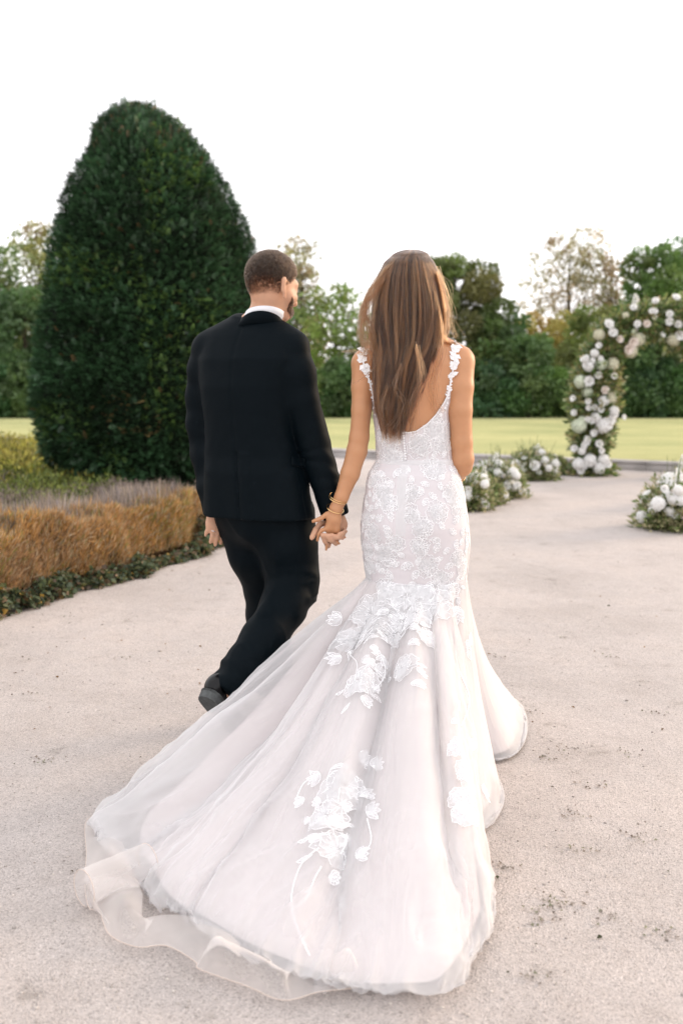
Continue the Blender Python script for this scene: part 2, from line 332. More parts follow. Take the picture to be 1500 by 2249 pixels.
# ================================================================== background trees
def limb_tree(name, label, px, top, Y, wpx, col, dens=1.0, trunk=True, sparse=0., low=.15, seed=0, group='trees beyond the lawn', shape='round', leaf=.2, lean=0):
    rs = np.random.RandomState(100+seed); base = G(px, HOR+FPX*(CH-.13)/Y, .13); base = np.array([P(px, HOR, Y)[0], Y, .13])
    ht = P(px, top, Y)[2]-.13; wd = wpx/FPX*Y/2
    o = empty(name, base); tag(o, label, 'tree' if ht > 4.2 else 'shrub', group)
    cl = []; mb = MB()
    trk = [np.array([0, 0, -.1])]; n = 7
    for i in range(1, n+1):
        f = i/n; trk.append(np.array([lean*f+rs.randn()*.05*ht*.1, rs.randn()*.05*ht*.1, ht*.88*f]))
    r0 = .022*ht+.03
    if trunk: tube(mb, trk, np.linspace(r0, r0*.15, n+1), 8, (1, 1, 1))
    nc = int(26*(1.15 if ht > 6 else .8))
    for i in range(nc):
        f = low+(1-low)*((i+.5)/nc)
        if shape == 'round': prof = math.sqrt(max(0, 1-((f-.50)/.56)**2))
        elif shape == 'cone': prof = (1-f)**.7*1.15+.08
        else: prof = .75+.35*math.sin(f*9+seed)-.5*f**4
        ang = i*2.39996+rs.rand(); rad = wd*prof*(.45+.4*rs.rand())
        c = np.array([math.cos(ang)*rad+lean*f, math.sin(ang)*rad*.8, ht*f])
        cr_ = (wd*.36+.05*ht)*(.7+.5*rs.rand())*(1-.3*f); c[2] = min(c[2], ht-cr_*.55)
        cl.append((c, cr_))
        if trunk and ht > 4:
            k = min(n, max(1, int(f*.8*n))); a = trk[k]; mid = (a+c)/2+[0, 0, -.06*ht*.3]
            tube(mb, spline([a, mid, c], 5), np.linspace(r0*.35*(1.1-f), .015, 5), 5, (1, 1, 1))
    if trunk: mb.build('trunk', BARK, o)
    C, Dd, T, Ls = [], [], [], []
    col = np.array(col)*1.4
    for c, r in cl:
        nl = int(dens*520*(r/1.0)**2*(1-sparse*.65)*(.2/leaf)**1.6)+30
        u = norm(rs.randn(nl, 3)); rr = r*(.35+.65*rs.rand(nl)**.5)[:, None]
        sub = norm(rs.randn(9, 3)); wgt = np.max(u@sub.T, 1); keep = wgt > (.55+.3*sparse)+rs.rand(nl)*.2
        p = c+u*rr*[1, 1, .75]; p = p[keep]; u = u[keep]
        p = p[p[:, 2] > .05]; u = u[:len(p)]
        tone = (.75+.5*rs.rand())*(1+.25*rs.randn(len(p), 1)*.6); hue = 1+rs.randn(1, 3)*.07
        C.append(p); Dd.append(norm(u+rs.randn(len(p), 3)*.8+[0, 0, -.3])); T.append(np.clip(col*tone*hue, .004, .9)); Ls.append(leaf*(.6+.8*rs.rand(len(p))))
    C = np.concatenate(C); Dd = np.concatenate(Dd); T = np.concatenate(T); Ls = np.concatenate(Ls)
    V, F, TT = leaf_cloud(C, Dd, rs.randn(len(C), 3), Ls, Ls*.7, T)
    mesh_np('crown', V, F, LEAF, o, tint=TT)
    return o
DG = (.072, .125, .040); MG = (.11, .175, .055); OL = (.17, .19, .06); PALE = (.24, .22, .11); OCH = (.30, .26, .08); TEAL = (.062, .122, .046)
limb_tree('broadleaf_tree', 'mid green tree at the left edge, behind the lawn', -25, 540, 50, 190, MG, 1.2, seed=1, sparse=.3)
limb_tree('tall_tree', 'tall wispy olive tree rising just left of the clipped yew', 95, 492, 54, 190, (.22, .24, .10), 1.1, seed=2, sparse=.6, low=.25)
limb_tree('broadleaf_tree', 'dark bluish green tree low between the left edge and the yew', 60, 640, 47, 210, TEAL, 1.6, seed=3, low=.03)
limb_tree('birch_tree', 'pale thin birch rising above the groom beside his face', 662, 525, 58, 170, (.26, .235, .12), 1.5, seed=4, sparse=.85, low=.2, shape='col')
limb_tree('maple_tree', 'green open tree with a dark trunk between groom and bride', 738, 628, 50, 185, (.15, .21, .05), 1.0, seed=5, sparse=.55, low=.18)
limb_tree('maple_tree', 'olive tree half hidden behind the bride and her hair', 860, 690, 50, 150, OL, 1.1, seed=6, sparse=.3)
limb_tree('hornbeam_tree', 'dense dark olive tree just right of the bride, tallest there', 1000, 568, 48, 250, (.105, .135, .042), 2.0, seed=7, low=.05, leaf=.17)
limb_tree('hornbeam_tree', 'lower dark green tree beside the dense tree right of the bride', 1100, 690, 47, 160, DG, 1.5, seed=8, low=.04)
limb_tree('linden_tree', 'rounded ochre tinted tree in the gap between hornbeam and arch', 1195, 690, 56, 170, OCH, 1.5, seed=9, low=.1)
limb_tree('poplar_tree', 'tallest pale sparse poplar rising left of the flower arch', 1245, 512, 62, 200, (.27, .235, .12), 1.7, seed=10, sparse=.85, low=.3, leaf=.17)
limb_tree('poplar_tree', 'pale sparse bare looking tree right of the tallest poplar', 1335, 560, 62, 130, (.27, .22, .13), 1.5, seed=11, sparse=.9, low=.3, shape='col')
limb_tree('linden_tree', 'olive green tree standing behind the left leg of the arch', 1300, 675, 52, 190, (.17, .20, .06), 1.5, seed=12, low=.06)
limb_tree('ivy_clad_tree', 'green ivy covered tree spire above the crown of the arch', 1432, 545, 50, 170, (.10, .17, .045), 1.9, seed=13, sparse=.2, low=.05)
limb_tree('broadleaf_tree', 'tall bluish green tree at the right edge above the arch', 1520, 528, 54, 220, (.11, .17, .07), 1.5, seed=14, sparse=.45, low=.1)
limb_tree('broadleaf_tree', 'dark green tree seen through the opening of the arch', 1440, 700, 46, 240, DG, 1.7, seed=15, low=.02)
shr = [(-20, 800, 'left edge'), (75, 800, 'clipped yew'), (690, 815, 'groom sleeve'), (760, 790, 'gap between the couple'), (1075, 790, 'shoulder of the bride'), (1160, 735, 'space right of the bride'), (1245, 810, 'left leg of the arch'), (1345, 745, 'inner side of the arch leg'), (1425, 790, 'middle of the arch'), (1510, 780, 'right edge')]
for i, (px, top, wh) in enumerate(shr):
    limb_tree('woodland_shrub', 'dark leafy shrub on the lawn edge, seen beside the '+wh, px, top, 45.5, 135, (TEAL, DG, MG, (.09, .15, .05))[(i*7) % 4], 2.2, trunk=True, seed=30+i, low=.0, group='shrubs along the far lawn edge', leaf=.16)

# ================================================================== clipped yew
def yew():
    Y0 = 13.2; rs = np.random.RandomState(5); k = Y0/FPX
    prof = [(240, 302, 4), (248, 302, 30), (262, 304, 62), (284, 310, 92), (320, 320, 117), (352, 328, 134), (416, 332, 173), (480, 335, 197), (548, 338, 219), (620, 340, 233), (700, 341, 245), (800, 342, 258), (880, 342, 262), (960, 342, 252), (1020, 342, 230), (1060, 340, 205), (1088, 338, 165)]
    zz = np.array([P(c, y, Y0)[2] for y, c, r in prof])[::-1]; cc = np.array([P(c, y, Y0)[0] for y, c, r in prof])[::-1]; rr = np.array([max(r-(6 if y < 450 else 5), 3)*k for y, c, r in prof])[::-1]
    base = np.array([cc[4], Y0, 0]); o = empty('yew_topiary', base); tag(o, 'huge dark green clipped yew cone behind the groom', 'tree')
    mb = MB(); tube(mb, [(0, 0, -.05), (.03, 0, .5), (-.02, .02, 1.6), (.05, 0, 3.6)], [.17, .14, .10, .04], 10)
    for q in range(14):
        a = q*2.4; z = .35+q*.24; tube(mb, [(0, 0, z), (math.cos(a)*.45, math.sin(a)*.45, z+.22), (math.cos(a)*.85, math.sin(a)*.85, z+.35)], [.04, .025, .012], 5)
    mb.build('trunk', BARK, o)
    def lump(th, z):
        p = np.stack([np.cos(th)*1.2, np.sin(th)*1.2, z], -1)
        return vnoise(p, 2.2, 4)*.05+vnoise(p*[1, 1, 1.6], 5.5, 5)*.05+vnoise(p, 12, 6)*.02
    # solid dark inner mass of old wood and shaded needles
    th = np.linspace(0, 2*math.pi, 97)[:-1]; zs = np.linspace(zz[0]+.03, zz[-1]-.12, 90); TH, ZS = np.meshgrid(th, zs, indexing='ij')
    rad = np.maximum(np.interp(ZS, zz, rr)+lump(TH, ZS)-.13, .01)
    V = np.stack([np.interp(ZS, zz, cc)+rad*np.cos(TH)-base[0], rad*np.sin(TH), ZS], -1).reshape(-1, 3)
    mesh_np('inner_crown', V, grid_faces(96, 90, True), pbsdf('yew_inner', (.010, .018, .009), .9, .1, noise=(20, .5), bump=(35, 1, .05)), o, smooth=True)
    return o, base, zz, cc, rr, lump, rs
def yew_sprays(o, base, zz, cc, rr, lump, rs):
    n = 40000; z = zz[0]+(zz[-1]-zz[0])*rs.rand(n*3); th = rs.rand(n*3)*2*math.pi
    keep = rs.rand(n*3) < (np.interp(z, zz, rr)+.15)/(rr.max()+.15)*np.where(np.sin(th) < .3, 1, .45); z, th = z[keep][:n], th[keep][:n]; n = len(z)
    r0 = np.interp(z, zz, rr); dr = np.gradient(rr, zz); sl = np.interp(z, zz, dr)
    depth = rs.rand(n)**2*.14
    rad = np.maximum(r0+lump(th, z)-depth-.02, .01); out = norm(np.stack([np.cos(th), np.sin(th), -sl*.8], -1))
    p = np.stack([np.interp(z, zz, cc)+rad*np.cos(th)-base[0], rad*np.sin(th), z], -1)
    topf = sstep(3.9, 4.8, z)[:, None]
    d = norm(out*.8+rs.randn(n, 3)*.38+np.array([0, 0, .18])+topf*np.array([0, 0, 1.6])*rs.rand(n, 1))
    pl = np.stack([np.cos(th*1.0), np.sin(th), z*.8], -1)
    tone = np.clip(.85+.5*vnoise(pl, 3, 9)+.3*rs.randn(n), .35, 2.0)
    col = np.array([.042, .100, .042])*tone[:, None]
    fresh = (vnoise(pl, 2.1, 11) > .30) & (rs.rand(n) < .35); col[fresh] = np.array([.10, .18, .045])*(.7+.6*rs.rand(fresh.sum(), 1))
    brown = rs.rand(n) < .008+.04*topf[:, 0]; col[brown] = np.array([.16, .10, .045])*(.5+.8*rs.rand(brown.sum(), 1))
    warm = (np.abs(p[:, 0]-(.0)) < .35) & (np.abs(z-1.05) < .25) & (np.sin(th) < 0) & (rs.rand(n) < .12); col[warm] = np.array([.24, .17, .07])*(.6+.6*rs.rand(warm.sum(), 1))
    L = (.040+.065*rs.rand(n)**1.3)*(1+.9*topf[:, 0]*rs.rand(n)); side = norm(np.cross(d, np.array([0, 0, 1.0])+rs.randn(n, 3)*.4)); up = norm(np.cross(side, d))
    Cs, Ds, Ns, Ls, Ts = [], [], [], [], []
    for f in (.0, .18, .36, .54, .72):          # paired needles bunches along each shoot
        for sg in (-1, 1):
            Cs.append(p+d*(L*f)[:, None]); Ds.append(norm(d*.75+side*sg*(.85-.3*f)+up*.15)); Ns.append(up); Ls.append(L*(.52-.2*f)); Ts.append(col*(.85+.35*f))
    Cs.append(p+d*(L*.75)[:, None]); Ds.append(d); Ns.append(up); Ls.append(L*.4); Ts.append(col*1.25)
    V, F, T = leaf_cloud(np.concatenate(Cs), np.concatenate(Ds), np.concatenate(Ns), np.concatenate(Ls), np.concatenate(Ls)*.27, np.concatenate(Ts))
    mesh_np('crown', V, F, NEEDLE, o, tint=T)

yew_sprays(*yew())

def yew_shoots():
    o = bpy.data.objects['yew_topiary']; rs = np.random.RandomState(15); mb = MB(); n = 420; C, Dd, Ns, L_, T = [], [], [], [], []
    for i in range(n):
        a = rs.rand()*6.283; f = rs.rand()**.6; y = 246+95*f**2; r = (10+108*f)*13.2/FPX; c = np.array([P(306+16*f, y, 13.2)[0]-o.location.x+r*math.cos(a), r*math.sin(a), P(306, y, 13.2)[2]-.10])
        d = norm(np.array([math.cos(a)*.35*f, math.sin(a)*.35*f, 1.0])+rs.randn(3)*.12); L = .08+.15*rs.rand(); col = np.array([.10, .12, .045]) if rs.rand() < .6 else np.array([.17, .12, .06])
        for k in range(12):
            e = norm(rs.randn(3)); C.append(c+d*L*k/11); Dd.append(d*.8+e*.6); Ns.append(rs.randn(3)); L_.append(.03+.012*rs.rand()); T.append(col*(.7+.5*rs.rand()))
    V, F, TT = leaf_cloud(np.array(C), np.array(Dd), np.array(Ns), np.array(L_), np.array(L_)*.22, np.array(T)); mesh_np('top_shoots', V, F, NEEDLE, o, tint=TT)
yew_shoots()

def woodland():
    rs = np.random.RandomState(77); C, Dd, L_, T = [], [], [], []
    spots = [(x, 575+rs.rand()*60) for x in range(190, 560, 62)]+[(605, 690)]+[(x, 520+rs.rand()*120) for x in list(range(-1500, -150, 95))+list(range(1680, 3100, 95))]
    for px, top in spots:
        Y = 52+rs.rand()*8; b = P(px, HOR, Y); ht = P(px, top, Y)[2]-.1; wd = (1.6+rs.rand())*ht/7; col = np.array([(.10, .17, .06), (.14, .19, .06), (.07, .14, .06)][rs.randint(3)])*1.2
        for _ in range(16):
            c = np.array([b[0]+rs.randn()*wd*.6, Y+rs.randn()*wd*.5, ht*(.12+.75*rs.rand())]); r = wd*(.5+.4*rs.rand()); n = 170; u = norm(rs.randn(n, 3)); C.append(c+u*r*(.5+.5*rs.rand(n, 1))); Dd.append(u+rs.randn(n, 3)*.7); L_.append(.25+.25*rs.rand(n)); T.append(col*(.7+.5*rs.rand())*(1+.2*rs.randn(n, 1)))
    C = np.concatenate(C); C[:, 2] = np.maximum(C[:, 2], .1); L_ = np.concatenate(L_); V, F, TT = leaf_cloud(C, np.concatenate(Dd), rs.randn(len(C), 3), L_, L_*.7, np.clip(np.concatenate(T), .01, .9))
    tag(mesh_np('woodland', V, F, LEAF, tint=TT), 'far belt of green woodland behind the yew and beyond both sides', 'woodland', kind='stuff')
woodland()
# ================================================================== dried hedge with ivy at its foot
def hedge():
    rs = np.random.RandomState(21); o = empty('dried_hedge', H(HLEN*.5, .35)); b0 = np.array(o.location)
    tag(o, 'low golden brown dried hedge running along the gravel path', 'hedge')
    def top(s): q = np.stack([s, 0*s, 0*s], -1); return .37+.12*vnoise(q, 1.9, 3)+.07*vnoise(q, 5, 4)+.04*vnoise(q, 14, 4)
    def front(s, z): q = np.stack([s, 0*s, z], -1); return .16+.13*vnoise(q, 1.9, 5)+.07*vnoise(q*[1, 1, .5], 6, 6)+.03*vnoise(q*[1, 1, .4], 15, 6)+.10*np.clip(z-.2, 0, 1)
    S0, S1 = -1.5, HLEN+.12
    # twiggy core
    ss = np.linspace(S0, S1, 70); pr = []
    for f in np.linspace(0, 1, 12):
        if f < .6: z = f/.6*(top(ss)-.07); d = front(ss, z)+.07
        else: z = top(ss)-.07; d = front(ss, z)+.07+(f-.6)/.4*.6
        pr.append(np.stack([HA[0]+hdir[0]*ss+hnor[0]*d, HA[1]+hdir[1]*ss+hnor[1]*d, z+0*ss], -1))
    V = np.stack(pr, 1); mesh_np('twig_core', V.reshape(-1, 3)-b0, grid_faces(70, 12), pbsdf('twig_core', (.085, .055, .03), .95, .05, noise=(40, .6), bump=(60, 1, .04)), o)
    # golden sprays
    n = 80000; s = S0+(S1-S0)*rs.rand(n); tp = top(s); z = .045+(tp-.03)*rs.rand(n)**.85; onTop = rs.rand(n) < .25
    z = np.where(onTop, tp-.05*rs.rand(n), z); d = front(s, z)+.02+.06*rs.rand(n)+np.where(onTop, .34*rs.rand(n), 0)
    p = np.stack([HA[0]+hdir[0]*s+hnor[0]*d, HA[1]+hdir[1]*s+hnor[1]*d, z], -1)
    dr = norm(np.array([-hnor[0]*.30, -hnor[1]*.30, .85])+rs.randn(n, 3)*.30)
    q = np.stack([s*1.3, z*2, 0*s], -1); m = np.clip(.5+.55*vnoise(q, 2, 8)+.25*rs.randn(n), 0, 1)[:, None]
    col = np.array([.58, .34, .12])*(1-m)+np.array([.46, .29, .16])*m; col = col*(.45+.85*rs.rand(n, 1)); pk = rs.rand(n) < .25; col[pk] = np.array([.62, .50, .34])*(.6+.5*rs.rand(pk.sum(), 1)); g = rs.rand(n) < .05+.25*np.clip(vnoise(p, 2.2, 12)-.15, 0, 1); col[g] = np.array([.26, .28, .08])
    L = .035+.055*rs.rand(n)**1.5+.07*(rs.rand(n) < .05)*onTop; V, F, T = leaf_cloud(p-b0, dr, rs.randn(n, 3), L, .0032+.0045*rs.rand(n), col)
    mesh_np('dry_foliage', V, F, DRY, o, tint=T)
    # pale grey seed stalks standing out of the top
    n = 17000; s = S0+(S1-S0)*rs.rand(n); d = front(s, top(s))+.12+.60*rs.rand(n)**.9; tp = top(s)
    p = np.stack([HA[0]+hdir[0]*s+hnor[0]*d, HA[1]+hdir[1]*s+hnor[1]*d, tp-.14], -1); L = (.12+.17*rs.rand(n))*(1+.35*vnoise(p, 2.5, 5))
    dr = norm(np.array([0, 0, 1.0])+rs.randn(n, 3)*.2); col = np.where(rs.rand(n, 1) < .4, np.array([[.46, .38, .29]]), np.array([[.38, .33, .32]]))*(.4+.85*rs.rand(n, 1))*(1+.5*vnoise(p, 3, 7)[:, None])
    V, F, T = leaf_cloud(p-b0, dr, rs.randn(n, 3), L, .005+.003*rs.rand(n), col); mesh_np('seed_stalks', V, F, DRY, o, tint=T)
    # ivy
    n = 11000; s = S0+(S1-S0)*rs.rand(n); q = np.stack([s, 0*s, 0*s], -1); hh = .085+.10*vnoise(q, 2.2, 9)+.06*vnoise(q, 7, 9)+.06*sstep(2.2, 3.4, s); hh = np.clip(hh, .015, 1)
    z = hh*rs.rand(n)**1.3+.008; d = front(s, z)-.01-.17*(1-z/.2)*rs.rand(n)-.02*rs.rand(n)
    p = np.stack([HA[0]+hdir[0]*s+hnor[0]*d, HA[1]+hdir[1]*s+hnor[1]*d, z], -1)
    dr = norm(np.array([-hnor[0]*.6, -hnor[1]*.6, -.15])+rs.randn(n, 3)*.6); nr = norm(np.array([-hnor[0]*.5, -hnor[1]*.5, .8])+rs.randn(n, 3)*.5)
    col = np.array([.075, .10, .05])*(.4+1.2*rs.rand(n, 1)); bw = rs.rand(n) < .22; col[bw] = np.array([.20, .13, .07])*(.4+.9*rs.rand(bw.sum(), 1)); y = rs.rand(n) < .035; col[y] = np.array([.40, .24, .05])*(.5+.8*rs.rand(y.sum(), 1)); l = rs.rand(n) < .12; col[l] = np.array([.14, .15, .06])
    L = .022+.028*rs.rand(n); V, F, T = leaf_cloud(p, dr, nr, L, L*.95, col)
    tag(mesh_np('ivy', V, F, LEAF, tint=T), 'dark green ivy creeping along the foot of the dried hedge', 'ivy', kind='stuff')
hedge()
def bed_plants():
    rs = np.random.RandomState(22)
    def patch(name, label, n, xr, yr, hgt, col, wid, seed, cat, spread=.35):
        x = xr[0]+(xr[1]-xr[0])*rs.rand(n); y = yr[0]+(yr[1]-yr[0])*rs.rand(n)
        q = np.stack([x, y, 0*x], -1); h = hgt*(.55+.5*vnoise(q, 1.4, seed)+.35*vnoise(q, 4, seed+1)); d = ((x-HA[0])*hnor[0]+(y-HA[1])*hnor[1]); ok = (d > .75) & (h > .05*hgt); x, y, h, q = x[ok], y[ok], h[ok], q[ok]; n = len(x)
        z = .02+h*rs.rand(n)**.6; c = np.array(col[0])*(1-rs.rand(n, 1))+np.array(col[1])*rs.rand(n, 1); c = c*(.8+.6*vnoise(q, 2, seed+3)[:, None]*.5)*(.7+.6*rs.rand(n, 1))
        V, F, T = leaf_cloud(np.stack([x, y, z], -1), norm(np.array([0, 0, 1.0])+rs.randn(n, 3)*spread), rs.randn(n, 3), wid*(2.2+2*rs.rand(n)), wid, c)
        tag(mesh_np(name, V, F, LEAF, tint=T), label, cat, kind='stuff')
    patch('lavender', 'grey brown spent lavender behind the dried hedge', 42000, (-5.2, -.9), (6.9, 11.5), .42, ((.20, .165, .15), (.30, .24, .20)), .011, 3, 'lavender', .25)
    patch('groundcover', 'yellow green low plants between lavender and kerb', 60000, (-11.5, -3.0), (11.3, 24), .36, ((.26, .30, .05), (.52, .42, .09)), .028, 6, 'ground cover', .6)
    patch('green_groundcover', 'fresh green low plants at the left behind the lavender', 46000, (-8, -2.6), (9.5, 14), .34, ((.13, .20, .04), (.26, .28, .06)), .017, 9, 'ground cover', .6)
bed_plants()

# ================================================================== flowers
def petal_grid(r, w, cup, nu=4, nv=3):
    u = np.linspace(0, 1, nu); v = np.linspace(-1, 1, nv); U, Vv = np.meshgrid(u, v, indexing='ij')
    wd = w*np.sin(np.clip(U*.85+.12, 0, 1)*math.pi)**.6
    return np.stack([Vv*wd, U*r, cup*(U**2)+.25*w*Vv**2], -1)
def rose_mesh(name, seed, col, rings=((3, .30, 1.25), (5, .48, 1.0), (6, .70, .7), (7, .92, .35))):
    rs = np.random.RandomState(seed); mb = MB()
    for k, (cnt, rad, tilt) in enumerate(rings):
        for i in range(cnt):
            g = petal_grid(rad*1.05, rad*.62, .15*rad)+[0, .04, 0]; t = tilt+rs.randn()*.08; c, s = math.cos(t), math.sin(t)
            g = np.stack([g[..., 0], g[..., 1]*c-g[..., 2]*s*.6+.05, g[..., 1]*s+g[..., 2]*c], -1)
            a = 2*math.pi*(i+.5*(k % 2)+rs.rand()*.25)/cnt; ca, sa = math.cos(a), math.sin(a)
            g = np.stack([g[..., 0]*ca-g[..., 1]*sa, g[..., 0]*sa+g[..., 1]*ca, g[..., 2]], -1)
            mb.add(g.reshape(-1, 3), grid_faces(4, 3), np.array(col)*(1+rs.randn()*.03)*(.93 if k == 0 else 1))
    o = mb.build(name, PETAL); me = o.data; COL.objects.unlink(o); bpy.data.objects.remove(o); return me
def ball_mesh(name, seed, col, n=70, ps=.24, flat=1.0):
    rs = np.random.RandomState(seed); i = np.arange(n)+.5; ph = np.arccos(1-1.75*i/n); th = i*2.39996
    u = np.stack([np.sin(ph)*np.cos(th), np.sin(ph)*np.sin(th), np.cos(ph)*flat], -1)*(1+rs.randn(n, 1)*.05); Cs, Ds, Ns = [], [], []
    for k in range(4):
        a = norm(np.cross(u, rs.randn(n, 3))) if k == 0 else None
        if k == 0: a0 = a; b0 = norm(np.cross(u, a0))
        dd = math.cos(k*math.pi/2)*a0+math.sin(k*math.pi/2)*b0; Cs.append(u*.96); Ds.append(dd+u*.25); Ns.append(u)
    c = np.repeat(np.array(col)[None], n*4, 0)*(1+rs.randn(n*4, 1)*.05)
    V, F, T = leaf_cloud(np.concatenate(Cs), np.concatenate(Ds), np.concatenate(Ns), ps, ps*1.1, c)
    # inner solid so that no gap shows
    tt = np.linspace(0, 2*math.pi, 13)[:-1]; pp = np.linspace(.02, 2.6, 8); TT_, PP = np.meshgrid(tt, pp, indexing='ij')
    Vi = np.stack([np.sin(PP)*np.cos(TT_), np.sin(PP)*np.sin(TT_), np.cos(PP)*flat], -1).reshape(-1, 3)*.9
    o = mesh_np(name, np.concatenate([V, Vi]), [F, grid_faces(12, 8, True, len(V))], PETAL, tint=np.concatenate([T, np.repeat(np.array(col)[None]*.9, len(Vi), 0)])); me = o.data; bpy.data.objects.remove(o); return me
def spike_mesh(name, seed, col):
    rs = np.random.RandomState(seed); n = 190; z = rs.rand(n); r = .20*(1-z)**.45+.03; th = rs.rand(n)*6.283
    p = np.stack([r*np.cos(th), r*np.sin(th), z*1.5], -1); d = norm(np.stack([np.cos(th), np.sin(th), .3+0*z], -1)+rs.randn(n, 3)*.5); L = .22*(1.05-z*.6)
    V, F, T = leaf_cloud(p, d, rs.randn(n, 3), L, L*.85, np.repeat(np.array(col)[None], n, 0)*(1+rs.randn(n, 1)*.06))
    mb = MB(); mb.add(V, F); mb.T = [T]; tube(mb, [(0, 0, -.6), (0, 0, .7), (0, 0, 1.45)], [.03, .03, .01], 5, (.12, .18, .06)); o = mb.build(name, PETAL, smooth=False); me = o.data; bpy.data.objects.remove(o); return me
WH = (.95, .945, .93); CRM = (.93, .90, .82); BLU = (.92, .85, .79)
FM = {'rose': [rose_mesh('rose_a', 1, WH), rose_mesh('rose_b', 2, CRM), rose_mesh('rose_c', 3, BLU)],
      'hydrangea': [ball_mesh('hydrangea_a', 4, WH), ball_mesh('hydrangea_b', 5, (.78, .83, .68), 60, .26), ball_mesh('hydrangea_c', 6, (.78, .76, .60), 60, .27)],
      'delphinium': [spike_mesh('delphinium_a', 7, WH)], 'small_rose': [rose_mesh('small_rose', 8, WH, ((3, .4, 1.2), (5, .8, .75), (5, .95, .4)))]}
def place_flower(kind, var, pos, dirn, size, parent, rs):
    ob = bpy.data.objects.new({'rose': 'rose', 'hydrangea': 'hydrangea', 'delphinium': 'delphinium', 'small_rose': 'small_rose'}[kind], FM[kind][var]); link(ob, parent)
    ob.location = Vector(pos)-parent.location; ob.scale = (size*1.5,)*3 if kind == 'delphinium' else (size,)*3; q = Vector(dirn).to_track_quat('Z', 'Y'); ob.rotation_euler = (q @ Matrix.Rotation(rs.rand()*6.28, 3, 'Z').to_quaternion()).to_euler()
    return ob
GRN = pbsdf('stem', (.10, .14, .05), .7, .2)
def foliage(name, pts, dirs, parent, rs, cols, L=(.05, .06), wr=.45, b0=None):
    n = len(pts); k = rs.randint(0, len(cols), n); col = np.array(cols)[k]*(.6+.7*rs.rand(n, 1)); LL = L[0]+L[1]*rs.rand(n)
    V, F, T = leaf_cloud(pts-b0, dirs, rs.randn(n, 3), LL, LL*wr, col); return mesh_np(name, V, F, LEAF, parent, tint=T)
